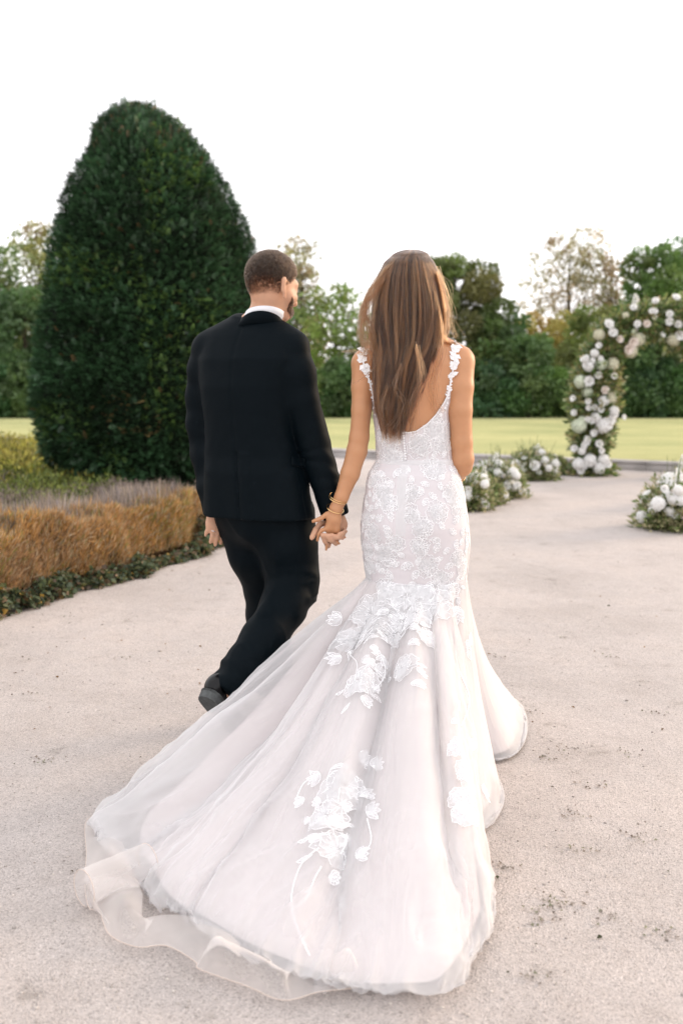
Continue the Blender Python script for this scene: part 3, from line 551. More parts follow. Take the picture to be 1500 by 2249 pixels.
def arch():
    rs = np.random.RandomState(41); YA = 15.6
    ctl = [(1300, 1036), (1300, 960), (1304, 880), (1312, 810), (1338, 752), (1382, 716), (1440, 702), (1500, 714), (1546, 750), (1574, 810), (1584, 880), (1586, 960), (1586, 1036)]
    path = np.array([P(a, b, YA) for a, b in ctl]); path[0][2] = .0; path[-1][2] = 0; path = spline(path, 240)
    o = empty('flower_arch', (path[0][0]*.5+path[-1][0]*.5, YA, 0)); b0 = np.array(o.location)
    tag(o, 'tall arch of white flowers and greenery at the lawn edge', 'flower arch')
    mb = MB()
    for dy in (-.09, .09): tube(mb, path[::8]-b0+[0, dy, 0], .018, 8)
    mb.build('frame', pbsdf('arch_metal', (.05, .05, .045), .5, .4, metal=.6), o)
    tg = norm(np.gradient(path, axis=0)); k = ppm(YA)
    n = 30000; i = rs.randint(0, 240, n); ang = rs.rand(n)*6.283; sd_ = np.cross(tg[i], [0, 1, 0]); wid = .30+.10*vnoise(path[i], 2.5, 3)+.05*rs.randn(n); wid *= (1-.35*sstep(.55, .25, path[i][:, 2])*sstep(.1, .3, path[i][:, 2]))
    rr = np.clip(wid, .08, .5)*rs.rand(n)**.38
    off = sd_*(np.cos(ang)*rr)[:, None]+np.array([0, 1.0, 0])*(np.sin(ang)*rr*.75)[:, None]
    pts = path[i]+off+rs.randn(n, 3)*.02; pts[:, 2] = np.maximum(pts[:, 2], .02); dirs = norm(off+rs.randn(n, 3)*.12+tg[i]*.08)
    foliage('greenery', pts, dirs, o, rs, [(.17, .25, .08), (.12, .21, .06), (.30, .33, .11), (.40, .34, .16), (.28, .32, .18)], (.05, .07), .5, b0)
    def at(px, py, dy): return P(px, py, YA+dy)
    fl = []   # flowers one can pick out, then fillers
    big = [(1285, 1000, 22), (1325, 1012, 20), (1268, 1018, 20), (1300, 1022, 20), (1330, 905, 24), (1310, 915, 18), (1348, 912, 17), (1278, 985, 13), (1325, 890, 18), (1292, 800, 17), (1300, 782, 14), (1282, 788, 13)]
    for a, b, r in big:
        for q in range(3): fl.append((('hydrangea', 'rose', 'small_rose')[q], 0, a+rs.randn()*r*.45, b+rs.randn()*r*.4, r*(.66, .5, .42)[q], -.24-.02*q))
    for a, b, r in [(1292, 838, 13), (1336, 713, 12), (1346, 731, 11), (1399, 711, 9), (1314, 824, 9), (1348, 826, 8), (1260, 875, 8), (1262, 906, 8), (1292, 882, 8), (1292, 896, 7), (1305, 951, 9), (1290, 965, 9), (1315, 975, 10), (1262, 985, 9), (1320, 990, 8), (1335, 935, 10), (1440, 662, 9), (1484, 655, 10), (1318, 787, 7), (1432, 684, 8), (1438, 684, 7), (1470, 706, 10), (1488, 712, 10), (1494, 735, 12), (1316, 759, 8), (1288, 972, 9), (1392, 676, 9), (1470, 690, 9)]: fl.append(('rose', 0, a, b, r, -.27))
    for a, b, r in [(1328, 857, 10), (1360, 745, 9), (1420, 711, 9), (1380, 765, 13), (1390, 750, 12)]: fl.append(('rose', 2, a, b, r, -.27))
    for a, b, r in [(1400, 745, 15), (1385, 770, 14), (1345, 800, 14), (1340, 875, 14), (1316, 735, 12), (1480, 745, 14)]: fl.append(('hydrangea', 2, a, b, r, -.18))
    for a, b, r in [(1275, 838, 14), (1272, 935, 16), (1280, 925, 12), (1320, 800, 13), (1290, 860, 12)]: fl.append(('hydrangea', 1, a, b, r, -.2))
    for _ in range(46):
        j = rs.randint(5, 236); pp = path[j]+sd_[0]*0; x = pp[0]+rs.randn()*.16; z = pp[2]+rs.randn()*.12; sg = 1 if rs.rand() < .75 else -1
        if z < .1: continue
        kd = ('small_rose', 'rose', 'rose', 'hydrangea')[rs.randint(4)]; ob = place_flower(kd, 0 if kd == 'small_rose' else rs.randint(3), (x, YA+.22*sg, z), (rs.randn()*.4, sg, rs.randn()*.3+.2), .035+.03*rs.rand(), o, rs)
    for kd, v, a, b, r, dy in fl:
        p = at(a, b, dy); q = path[np.argmin(np.linalg.norm(path-p, axis=1))]; dn = norm(np.array(p-q)*1.0+[rs.randn()*.1, -.25, .08])
        place_flower(kd, v, p, dn, r/ppm(YA+dy), o, rs)
    for a, b in ((1394, 668), (1398, 672)):
        place_flower('delphinium', 0, at(a, b, -.1), (0, -.1, 1), .075, o, rs)
arch()
def arrangement(label, px, py, wpx, hpx, seed, nf, spikes=(), big=(), dpt=.32):
    rs = np.random.RandomState(seed); g = G(px, py); Y = g[1]; k = ppm(Y); wd, ht = wpx/k/2*1.12, hpx/k
    o = empty('flower_arrangement', g); tag(o, label, 'flowers', 'flower arrangements lining the aisle'); b0 = np.array(o.location)
    n = 6500; u = norm(rs.randn(n, 3)); u[:, 2] = np.abs(u[:, 2]); r = rs.rand(n, 1)**.45
    prof = np.stack([wd*1.0+0*r[:, 0], dpt+0*r[:, 0], ht*.64+0*r[:, 0]], -1)
    pts = g+u*r*prof*(.75+.5*rs.rand(n, 1)); dirs = norm(u*[1, 1, .7]+rs.randn(n, 3)*.4+[0, 0, .25])
    foliage('greenery', pts, dirs, o, rs, [(.22, .28, .10), (.15, .21, .07), (.36, .36, .18), (.48, .43, .26)], (.03, .05), .42, b0)
    mb = MB()
    for _ in range(26):
        a = rs.rand()*6.28; q = np.array([math.cos(a)*wd*rs.rand(), math.sin(a)*dpt*rs.rand(), ht*(.5+.55*rs.rand())]); tube(mb, [q*[.3, .3, 0], q*[.7, .7, .6], q], [.004, .003, .002], 4)
    mb.build('stems', GRN, o)
    for i in range(int(nf*1.9)):
        v = norm(rs.randn(3)); v[2] = abs(v[2])*1.1+.15; v[1] = -abs(v[1])*.9 if rs.rand() < .65 else v[1]; v = norm(v)
        p = g+v*np.array([wd, dpt, ht*.68])*(.82+.25*rs.rand()); kd = ('rose', 'rose', 'rose', 'hydrangea', 'small_rose')[rs.randint(5)]; va = 0 if kd == 'small_rose' else (0, 0, 0, 1, 1, 2)[rs.randint(6)] if kd == 'rose' else 0
        place_flower(kd, va, p, v+[0, -.2, .3], (.030+.026*rs.rand())*(1.4 if kd == 'hydrangea' else 1), o, rs)
    for (a, b, sz) in spikes: place_flower('delphinium', 0, P(a, b, Y), (rs.randn()*.12, rs.randn()*.1, 1), sz/k, o, rs)
    for (a, b, r_) in big: place_flower(('hydrangea', 'rose')[rs.randint(2)], 0, P(a, b, Y-dpt*.9), (rs.randn()*.15, -1, .35), r_*.85/k, o, rs)
    return o
arrangement('low white flower arrangement nearest the bride, touching her hip', 1026, 1116, 95, 110, 51, 20, [(1040, 1062, 15)], [(1027, 1090, 12), (1028, 1076, 10), (1065, 1063, 11)])
arrangement('white flower arrangement in the middle of the left aisle row', 1090, 1090, 110, 110, 52, 22, [(1086, 1030, 17), (1122, 1036, 11)], [(1112, 1068, 12), (1136, 1066, 11), (1135, 1045, 10)])
arrangement('white flower arrangement farthest along the left aisle row', 1166, 1052, 100, 92, 53, 22, [(1172, 1006, 12), (1184, 1000, 12)], [(1174, 1024, 15), (1205, 1028, 9)])
arrangement('large white flower arrangement at the right edge of the aisle', 1468, 1158, 112, 150, 54, 26, [(1470, 1078, 19), (1494, 1066, 18)], [(1445, 1106, 18), (1458, 1074, 12), (1490, 1076, 13), (1496, 1100, 14)], .36)
arrangement('white flower arrangement behind the large one at the right edge', 1530, 1105, 120, 120, 55, 22, [(1496, 1035, 17)], [(1500, 1050, 14)], .34)

arrangement('smallest white flower clump beside the kerb at the end of the left row', 1212, 1040, 60, 52, 56, 9, (), [(1206, 1024, 7)], .25)
arrangement('white flower clump between the nearest and middle arrangements of the left row', 1060, 1104, 80, 80, 57, 13, [(1064, 1048, 12)], [(1060, 1068, 10)], .28)
# ================================================================== groom
SKIN_G = pbsdf('skin_groom', (.58, .33, .215), .5, .35, noise=(30, .06), sss=.15)
SKIN_B = pbsdf('skin_bride', (.53, .265, .135), .45, .4, noise=(25, .05), sss=.12)
SUIT = pbsdf('suit_wool', (.0019, .0046, .0068), .6, .065, bump=(900, .25, .001))
SHIRT = pbsdf('shirt_cotton', (.78, .79, .82), .8, .2)
SHOE = pbsdf('shoe_leather', (.003, .003, .0035), .25, .28); SOLE = pbsdf('shoe_sole', (.085, .09, .09), .8, .2, noise=(60, .3))
GOLD = pbsdf('gold', (.85, .58, .28), .22, .5, metal=1); SILV = pbsdf('silver', (.8, .8, .8), .2, .5, metal=1)
GY = 3.62; GYAW = R(25)
def rotz(yaw):   # local (right, forward, up) -> rows for a person facing +Y turned to the right by yaw
    c, s = math.cos(yaw), math.sin(yaw); return np.array([[c, -s, 0], [s, c, 0], [0, 0, 1.0]])
def finger(pts, r0=.0095, r1=.007): return chain(pts, np.linspace(r0, r1, len(pts)))
def headprims(C, M, s=1.0, fem=False):
    """C: centre of the cranium, M rows: right, forward, up"""
    zs = 1.0 if fem else 1.10
    L = lambda x, y, z: C+s*(M.T@np.array([x, y, z*zs]))
    pr = [ellip(L(0, -.008, .018), np.array([.074, .096, .088*zs])*s, M), ellip(L(0, .030, -.030), np.array([.056, .060, .078*zs])*s, M),
          ellip(L(0, .050, -.085), np.array([.038, .034, .030])*s, M), rcone(L(0, .092, -.005), L(0, .112, -.038), .009*s, .014*s), rcone(L(-.034, .078, .018), L(.034, .078, .018), .015*s, .015*s),
          rcone(L(0, .088, -.072), L(0, .090, -.072), .016*s, .016*s)]
    for sg in (-1, 1):
        pr += [rcone(L(sg*.040, .070, -.028), L(sg*.050, .045, -.03), .018*s, .018*s)]                  # cheekbones
        e0 = L(sg*.076, -.006, -.012)
        pr += [rcone(L(sg*.083, -.018, .016), L(sg*.079, -.006, -.040), .0085*s, .0075*s) + (.006,), rcone(L(sg*.088, -.022, .014), L(sg*.082, -.020, -.022), .007*s, .006*s) + (.005,), rcone(L(sg*.074, .004, .012), L(sg*.086, -.016, .022), .006*s, .007*s) + (.006,)]
        pr += [ellip(L(sg*.031, .083, -.002), np.array([.014, .012, .008])*s, M) + (.008,)]
    return pr, L
def groom():
    o = empty('person', (P(560, 1600, GY)[0], GY, 0)); b0 = np.array(o.location)
    tag(o, 'man in a black suit walking away, holding the hand of the woman', 'person')
    M = rotz(GYAW)
    # ---------------- body
    HM = rotz(R(46)); tilt = R(6); ct, st = math.cos(tilt), math.sin(tilt); HM = np.array([[1, 0, 0], [0, ct, -st], [0, st, ct]])@HM
    HC = P(598, 630, 3.60); HS = .96; hp, HL = headprims(HC, HM, HS)
    body = hp+chain([HL(0, -.02, -.04), P(583, 690, 3.60), P(562, 725, 3.62)], [.054, .053, .075])
    tor = [(745, 558, .10, .07), (790, 554, .13, .085), (900, 552, .12, .085), (1000, 556, .11, .08), (1080, 568, .11, .08), (1125, 575, .10, .07)]
    zz = [P(c, y, GY)[2] for y, c, a, b in tor]; body.append(loftsdf(zz, [P(c, y, GY)[0] for y, c, a, b in tor], [GY]*6, [t[2] for t in tor], [t[3] for t in tor], GYAW))
    # arms inside the sleeves, then hands
    LA = [P(458, 785, 3.70), P(446, 950, 3.72), P(470, 1130, 3.68)]; RA = [P(645, 790, 3.55), P(682, 960, 3.56), P(738, 1135, 3.54)]
    body += chain(LA, [.036, .034, .026])+chain(RA, [.036, .034, .026])
    wl = P(472, 1136, 3.68)
    body += [rcone(wl, P(470, 1156, 3.675), .024, .026), rcone(P(462, 1150, 3.67), P(482, 1162, 3.68), .016, .016)]
    for pts, r in (([P(460, 1156, 3.665), P(455, 1167, 3.66), P(451, 1176, 3.66)], .0085), ([P(470, 1162, 3.665), P(466, 1178, 3.655), P(462, 1191, 3.66)], .009), ([P(480, 1166, 3.67), P(476, 1183, 3.66), P(473, 1197, 3.665)], .0092), ([P(488, 1170, 3.68), P(487, 1182, 3.675), P(485, 1194, 3.68)], .009), ([P(484, 1146, 3.71), P(492, 1162, 3.735), P(494, 1176, 3.74)], .0105)):
        body += [p + (.006,) for p in finger(pts, r, r*.85)]
    # right hand: behind the bride's hand, fingers wrap up over her knuckles
    body += [p + (.012,) for p in chain([P(742, 1138, 3.545), P(744, 1152, 3.545), P(741, 1172, 3.535)], [.026, .030, .026])]
    for pts, r in (([P(731, 1174, 3.535), P(720, 1199, 3.515), P(714, 1188, 3.475), P(708, 1175, 3.464)], .0105), ([P(740, 1176, 3.53), P(738, 1193, 3.500), P(727, 1186, 3.464), P(717, 1176, 3.457)], .0105), ([P(748, 1172, 3.525), P(752, 1180, 3.490), P(741, 1181, 3.462), P(728, 1175, 3.456)], .010), ([P(753, 1164, 3.525), P(758, 1167, 3.495), P(752, 1171, 3.472), P(745, 1172, 3.466)], .0085), ([P(722, 1148, 3.55), P(703, 1151, 3.515), P(693, 1165, 3.49), P(685, 1181, 3.48)], .012)):
        body += [p + (.005,) for p in finger(pts, r, r*.88)]
    # legs
    hipL, hipR = P(548, 1140, 3.70), P(622, 1140, 3.62); knL, knR = P(588, 1345, 3.82), P(640, 1292, 3.62); anL, anR = P(604, 1552, 3.92), P(505, 1512, 3.32)
    body += chain([hipL, knL, anL], [.05, .045, .035])+chain([hipR, knR, anR], [.055, .045, .036])
    toeR = P(536, 1632, 3.46); toeR[2] = .045; heelR = P(468, 1522, 3.27); body += chain([anR, (heelR*.68+toeR*.32)+norm(np.array([.35, .75, .62]))*.05], [.034, .026])
    toeL = anL+np.array([.05, .20, 0]); toeL[2] = .03; body += chain([anL, anL*[1, 1, 0]+[0, .02, .05], toeL], [.034, .034, .03])
    V, Q = surface(body, .02, .0055)
    mesh_np('body', V-b0, Q, SKIN_G, o, smooth=True)
    # ---------------- jacket
    rows = [(700, 520, 606, .072), (712, 496, 622, .085), (724, 470, 640, .095), (738, 450, 656, .105), (755, 438, 664, .115), (790, 434, 667, .125), (850, 441, 660, .135), (925, 452, 656, .13), (960, 454, 656, .128), (1000, 454, 662, .128), (1035, 453, 670, .129), (1065, 452, 676, .13), (1100, 450, 681, .13), (1145, 449, 689, .132)]
    z, cx, cy, a, b = [], [], [], [], []
    for y, xl, xr, bb in rows:
        l, r = P(xl, y, GY), P(xr, y, GY); hw = (r[0]-l[0])/2; c_, s_ = math.cos(GYAW), math.sin(GYAW)
        z.append((l[2]+r[2])/2); cx.append((l[0]+r[0])/2); cy.append(GY+(.015 if y < 760 else 0)+(-.01 if y > 1000 else 0)); b.append(bb); a.append(math.sqrt(max(hw**2-(bb*s_)**2, .0025))/c_)
    jk = [loftsdf(z, cx, cy, a, b, GYAW, 2.5), rcone(P(530, 722, 3.64), P(457, 757, 3.68), .055, .052), rcone(P(600, 730, 3.60), P(645, 757, 3.565), .055, .052)]
    ls = [P(452, 772, 3.68), P(450, 810, 3.70), P(447, 870, 3.72), P(446, 930, 3.72), P(454, 1000, 3.71), P(463, 1070, 3.69), P(472, 1128, 3.68)]
    jk += [p + (.022,) for p in chain(ls, [.052, .061, .063, .060, .056, .051, .046])]
    rsv = [P(646, 776, 3.56), P(652, 820, 3.55), P(662, 880, 3.55), P(678, 940, 3.56), P(696, 1000, 3.56), P(716, 1060, 3.55), P(737, 1128, 3.545)]
    jk += [p + (.022 if i_ < 2 else .006,) for i_, p in enumerate(chain(rsv, [.054, .064, .064, .062, .058, .054, .050]))]
    hemz = P(500, 1142, 3.5)[2]; hemz2 = hemz-.02
    c_, s_ = math.cos(GYAW), math.sin(GYAW); seam0 = P(497, 900, 3.5)
    cuffL, cuffLd = ls[-1], norm(ls[-1]-ls[-2]); cuffR, cuffRd = rsv[-1], norm(rsv[-1]-rsv[-2])
    def post(D, X, Y, Z):
        pw = np.stack(np.broadcast_arrays(X, Y, Z), -1); band = np.abs(D) < .02
        q = pw[band]; w_ = np.zeros(len(q))
        w_ += .003*vnoise(q*[1, 1, .25], 13, 3)+.001*vnoise(q, 30, 4)
        # sleeve creases round the elbows
        for ch, s0, am_ in ((rsv, 5.0, .0032), (ls, 2.0, .0014)):
            el = ch[4]; dd = np.linalg.norm(q-el, axis=1); w_ += am_*np.exp(-(dd/.12)**2)*np.sin(((q-el)@norm(ch[5]-ch[3]))*70+s0+6*vnoise(q, 11, 5))
        # centre back seam and vent
        lx = c_*(q[:, 0]-np.interp(q[:, 2], z[::-1], cx[::-1]))-s_*(q[:, 1]-GY); ly = s_*(q[:, 0]-np.interp(q[:, 2], z[::-1], cx[::-1]))+c_*(q[:, 1]-GY); back = ly < -.03
        w_ += np.where(back, .0035*np.exp(-(lx/.004)**2), 0)
        w_ += np.where(back & (q[:, 2] < hemz+.24), .006*np.exp(-((lx-.004)/.005)**2)-.004*sstep(0, .03, lx)*(lx < .06), 0)
        w_ += -.005*np.where(back, np.sin(lx*38+.6)*sstep(hemz+.4, hemz, q[:, 2]), 0)*.6
        D = D.copy(); D[band] += w_
        hm = hemz-.012*0
        torsoCut = (hm-Z)+0*X
        inT = (X > P(452, 1140, 3.6)[0]-.02) & (X < P(692, 1140, 3.6)[0]+.01)
        D = np.where(inT & (Z < hm+.03) & (X < P(694, 1140, 3.6)[0]), np.maximum(D, torsoCut), D)
        for cp, dv in ((cuffL, cuffLd), (cuffR, cuffRd)):
            d = (X-cp[0])*dv[0]+(Y-cp[1])*dv[1]+(Z-cp[2])*dv[2]-.012; near = ((X-cp[0])**2+(Y-cp[1])**2+(Z-cp[2])**2) < .09**2
            D = np.where(near, np.maximum(D, d), D)
        return D
    V, Q = surface(jk, .03, .0055, post, 2); jacket = mesh_np('jacket', V-b0, Q, SUIT, o, smooth=True)
    # collar, shirt collar
    def ringband(name, mat, pxl, w0, thick, parent, ang=(-180, 180)):
        rows_ = []
        for (py, a_, b_, cxp, cyY) in pxl:
            th = np.radians(np.linspace(ang[0], ang[1], 49)); c0 = P(cxp, py, cyY)
            rows_.append(np.stack([c0[0]+a_*np.sin(th)*1.0, c0[1]-b_*np.cos(th), c0[2]+w0*(1-np.cos(th))*.5], -1))
        Vv = np.stack(rows_, 1)
        ob = mesh_np(name, Vv.reshape(-1, 3)-b0, grid_faces(49, len(pxl)), mat, parent, smooth=True)
        sm = ob.modifiers.new('solid', 'SOLIDIFY'); sm.thickness = thick; sm.offset = 0; return ob
    ringband('shirt_collar', SHIRT, [(674, .070, .067, 583, 3.603), (684, .072, .069, 580, 3.607), (700, .070, .064, 573, 3.612), (718, .060, .052, 568, 3.62)], -.050, .003, o)
    ringband('lapel_collar', SUIT, [(686, .0745, .0715, 576, 3.605), (688, .0785, .0755, 575, 3.607), (698, .082, .078, 572, 3.61), (710, .090, .077, 567, 3.613), (722, .084, .058, 564, 3.620)], -.082, .004, jacket, (-150, 150))
    # pocket flap and cuff buttons
    p0 = P(655, 1020, 3.50)
    mb = MB(); u = np.array([.62, .62, -.30]); u = norm(P(671, 1033, 3.60)-P(642, 1006, 3.515)); dn = np.array([.02, .0, -1.0]); nn = norm(np.cross(dn, u)); pf = P(643, 1006, 3.515)+nn*.0
    bv = BVHTree.FromPolygons([tuple(v) for v in V], [tuple(q) for q in Q]); gr = []
    for i in range(8):
        for j in range(4):
            d = ray(640+i*4.3, 1003+i*.6+j*6.5); hit = bv.ray_cast(Vector((0, 0, CH)), Vector(d).normalized())
            gr.append(np.array(hit[0])-norm(d)*.004 if hit[0] is not None and hit[0].y < 3.75 else P(640+i*4.3, 1003+j*6.5, 3.56))
    pk = mesh_np('pocket_flap', np.array(gr)-b0, grid_faces(8, 4), SUIT, jacket, smooth=True); sm = pk.modifiers.new('s', 'SOLIDIFY'); sm.thickness = .003
    for py in (1104, 1114, 1124):
        mb = MB(); d = ray(752, py+3); hit = bv.ray_cast(Vector((0, 0, CH)), Vector(d).normalized())
        if hit[0] is None: continue
        c = np.array(hit[0]); nrm_ = np.array(hit[1]); tube(mb, [c-b0, c-b0+nrm_*.003, c-b0+nrm_*.004], [.0065, .0065, .004], 12); mb.build('cuff_button', SHOE, jacket)
    # ---------------- trousers
    tr = chain([P(560, 1100, 3.64), P(585, 1130, 3.63)], [.14, .14])
    tr += chain([P(530, 1128, 3.68), P(562, 1215, 3.72), P(592, 1300, 3.79), P(590, 1350, 3.82), P(596, 1450, 3.88), P(604, 1545, 3.92)], [.105, .100, .088, .082, .075, .070])
    tr += chain([P(622, 1130, 3.61), P(632, 1200, 3.60), P(641, 1255, 3.61), P(642, 1290, 3.60), P(622, 1335, 3.54), P(580, 1405, 3.43), P(540, 1465, 3.36), P(507, 1508, 3.315)], [.115, .104, .093, .086, .081, .076, .071, .069])
    cut, cutd = P(507, 1508, 3.315), norm(P(507, 1508, 3.315)-P(580, 1405, 3.43)); knee = P(665, 1290, 3.6)
    def tpost(D, X, Y, Z):
        pw = np.stack(np.broadcast_arrays(X, Y, Z), -1); band = np.abs(D) < .02; q = pw[band]; w_ = .004*vnoise(q*[1, 1, .6], 15, 7)
        dd = np.linalg.norm(q-knee, axis=1); w_ += .006*np.exp(-(dd/.07)**2)*np.sin((q[:, 2]*1.0+q[:, 0]*.55)*85+5*vnoise(q, 14, 8))
        an = np.linalg.norm(q-cut, axis=1); w_ += .0035*np.exp(-(an/.13)**2)*np.sin(((q-cut)@cutd)*60+6*vnoise(q, 12, 9))
        rgd = lambda a_, sd_: np.clip(1-np.abs(vnoise(a_, 1, sd_))*2.4, 0, 1)**2
        ax_ = (q-knee)@norm(np.array([.25, 0, 1.0])); cross = q@norm(np.array([1.0, .3, -.25])); w_ -= .009*rgd(np.stack([ax_*26, cross*6, q[:, 1]*6], -1), 5)*np.exp(-(dd/.10)**2)+.006*rgd(np.stack([((q-cut)@cutd)*22, cross*7, q[:, 1]*7], -1), 8)*np.exp(-(an/.16)**2)+.003*rgd(np.stack([q[:, 0]*14, q[:, 1]*14, q[:, 2]*4], -1), 9)
        D = D.copy(); D[band] += w_
        d = (X-cut[0])*cutd[0]+(Y-cut[1])*cutd[1]+(Z-cut[2])*cutd[2]-.035; near = ((X-cut[0])**2+(Y-cut[1])**2+(Z-cut[2])**2) < .14**2
        return np.where(near, np.maximum(D, d), np.maximum(D, .09-Z))
    V, Q = surface(tr, .03, .006, tpost, 2); mesh_np('trousers', V-b0, Q, SUIT, o, smooth=True)
    # ---------------- shoes
    def shoe(heel, toe, upv, sole_only=False):
        f = norm(toe-heel); L_ = np.linalg.norm(toe-heel); s_ = norm(np.cross(f, upv)); u = np.cross(s_, f)
        A = lambda x, y, z_: heel+f*x*L_+s_*y+u*z_
        up = chain([A(.02, 0, .035), A(.25, 0, .042), A(.55, 0, .034), A(.82, 0, .02), A(1.0, 0, .014)], [.036, .038, .037, .036, .022])+[rcone(A(.04, 0, .06), A(.26, 0, .062), .033, .033)]
        def cutp(D, X, Y, Z):
            zz_ = (X-heel[0])*u[0]+(Y-heel[1])*u[1]+(Z-heel[2])*u[2]; xx = (X-heel[0])*f[0]+(Y-heel[1])*f[1]+(Z-heel[2])*f[2]
            D = np.maximum(D, .008-zz_); D = np.maximum(D, zz_-(.085-.05*sstep(.3*L_, .5*L_, xx)+0*zz_))
            return D
        V1, Q1 = surface(up, .02, .004, cutp, 2); ob = mesh_np('shoe', V1-b0, Q1, SHOE, o, smooth=True)
        # sole with a stacked heel
        xs_ = np.array([-.10, -.07, 0, .12, .27, .40, .60, .80, .95, 1.05, 1.08]); wd_ = np.array([.012, .026, .036, .037, .032, .031, .040, .042, .033, .017, .006])
        th = []
        for x, w_ in zip(xs_, wd_):
            th.append([A(x, -w_, .010), A(x, w_, .010), A(x, w_, .002), A(x, -w_, .002)])
        Vv = np.array(th); F = [[i*4+j, i*4+(j+1) % 4, (i+1)*4+(j+1) % 4, (i+1)*4+j] for i in range(len(xs_)-1) for j in range(4)]+[[0, 1, 2, 3], [len(xs_)*4-1, len(xs_)*4-2, len(xs_)*4-3, len(xs_)*4-4]]
        mb_ = MB(); mb_.add(Vv.reshape(-1, 3)-b0, F)
        mb_.build('sole', SOLE, ob, smooth=False)
        mb_ = MB(); hx = np.linspace(-.10, .24, 9); hw_ = np.interp(hx, xs_, wd_)
        top_ = [A(x, -w_, .0015) for x, w_ in zip(hx, hw_)]+[A(x, w_, .0015) for x, w_ in zip(hx[::-1], hw_[::-1])]; bot_ = [A(x, -w_*.96, -.024) for x, w_ in zip(hx, hw_)]+[A(x, w_*.96, -.024) for x, w_ in zip(hx[::-1], hw_[::-1])]
        n_ = len(top_); mb_.add(np.array(top_+bot_)-b0, [[i, (i+1) % n_, n_+(i+1) % n_, n_+i] for i in range(n_)]); mb_.add(np.array(bot_)-b0, [list(range(n_))]); mb_.build('heel', SHOE if False else SOLE, ob, smooth=False)
        return ob
    shoe(P(461, 1528, 3.255), toeR, norm(np.array([.35, .75, .62])))
    hl = anL*[1, 1, 0]+[0, -.05, .028]; shoe(hl, toeL*[1, 1, 0]+[0, .03, .028], np.array([0, 0, 1.0]))
    # wedding ring
    mb = MB(); c = P(468.5, 1166, 3.662); ax_ = norm(P(462, 1191, 3.66)-P(470, 1162, 3.665)); e1 = norm(np.cross(ax_, [0, 1, 0])); e2 = np.cross(ax_, e1); th = np.linspace(0, 2*math.pi, 25)
    tube(mb, [c-b0+.0105*(math.cos(t)*e1+math.sin(t)*e2) for t in th], .0019, 6, cap=False); mb.build('wedding_ring', SILV, o)
    # ---------------- hair and beard
    rs = np.random.RandomState(61); bvb = None
    n = 48000; u = norm(rs.randn(n, 3)); loc = u*np.array([.074, .096, .088*1.1])+[0, -.008, .018*1.1]; x, y, zl = loc.T
    # hairline: down to the nape at the back, above the ear at the side, forehead line in front
    line = np.where(y < -.02, -.052+.02*np.clip(-(y+.05)/.05, 0, 1)*0, np.interp(y, [-.03, .0, .03, .06, .075], [-.045, .004, .02, .052, .068]))
    keep = zl > line; loc, u = loc[keep], u[keep]; zl = loc[:, 2]; y = loc[:, 1]; line = line[keep]; n = len(loc)
    fade = sstep(-.055, .085, zl); keep = rs.rand(n) < .25+.75*sstep(-.005, .035, zl-line); loc, u, fade = loc[keep], u[keep], fade[keep]; n = len(loc)
    ln = .005+.022*fade**1.6*(.75+.5*rs.rand(n)); nn = norm(u/np.array([.074, .096, .088])); dr = norm(nn+np.array([0, .25, .0])+rs.randn(n, 3)*(.25+.25*fade[:, None])+np.array([0, -.1, -.5])*(1-fade[:, None]))
    pts = np.zeros((n, 5, 3)); ph = (vnoise(loc, 75, 3)*7)[:, None]+rs.rand(n, 1)*.9; e1 = norm(np.cross(dr, np.array([.3, .5, .8])+.2*rs.randn(n, 3))); e2 = np.cross(dr, e1)
    for k in range(5):
        t = k/4; cu = (.009*fade[:, None]**2)*t**.7
        pts[:, k] = loc*1.0+nn*(-.001)+dr*(ln*t*(1-.35*fade*t))[:, None]+cu*(np.cos(ph+t*6.5)*e1+np.sin(ph+t*6.5)*e2)
    W = HC+HS*(pts.reshape(-1, 3)@HM)
    hair_obj('hair', W.reshape(n, 5, 3)-b0, .00042, HAIR_G, o)
    # skull cap under the hair, so the scalp shade reads through
    nb = 9000; V_ = []
    a1 = rs.rand(nb)*2-1; fz = rs.rand(nb); th = a1*1.75
    jl = np.stack([np.sin(th)*(.071-.012*fz), .048+np.cos(th)*.052-.014*(np.abs(th) > 1)*0, -.028-.085*fz+.028*(1-np.cos(th))*.9*fz], -1)
    Vb, Qb = surface(hp, .02, .0055); bvh = BVHTree.FromPolygons([tuple(v) for v in Vb], [tuple(q) for q in Qb]); P0, N0 = [], []
    for q in jl:
        wq = HC+HS*(HM.T@q); hit = bvh.find_nearest(Vector(wq)); ok = (q[2] < -.045) or (abs(th[len(P0) % nb]) > 1.0)
        P0.append(hit[0]); N0.append(hit[1])
    P0, N0 = np.array(P0), np.array(N0); lz = (P0-HC)@HM.T/HS; ok = (lz[:, 1] > -.005) & (lz[:, 2] < np.interp(lz[:, 1], [.0, .03, .06, .09, .12], [.0, -.022, -.052, -.066, -.068])); P0, N0 = P0[ok], N0[ok]; n = len(P0)
    d = norm(N0+np.array([0, 0, -.9])+rs.randn(n, 3)*.4); bt = np.stack([P0-N0*.001+d*(.006*k/2) for k in range(3)], 1); hair_obj('beard', bt-b0, .0004, HAIR_G2, o)
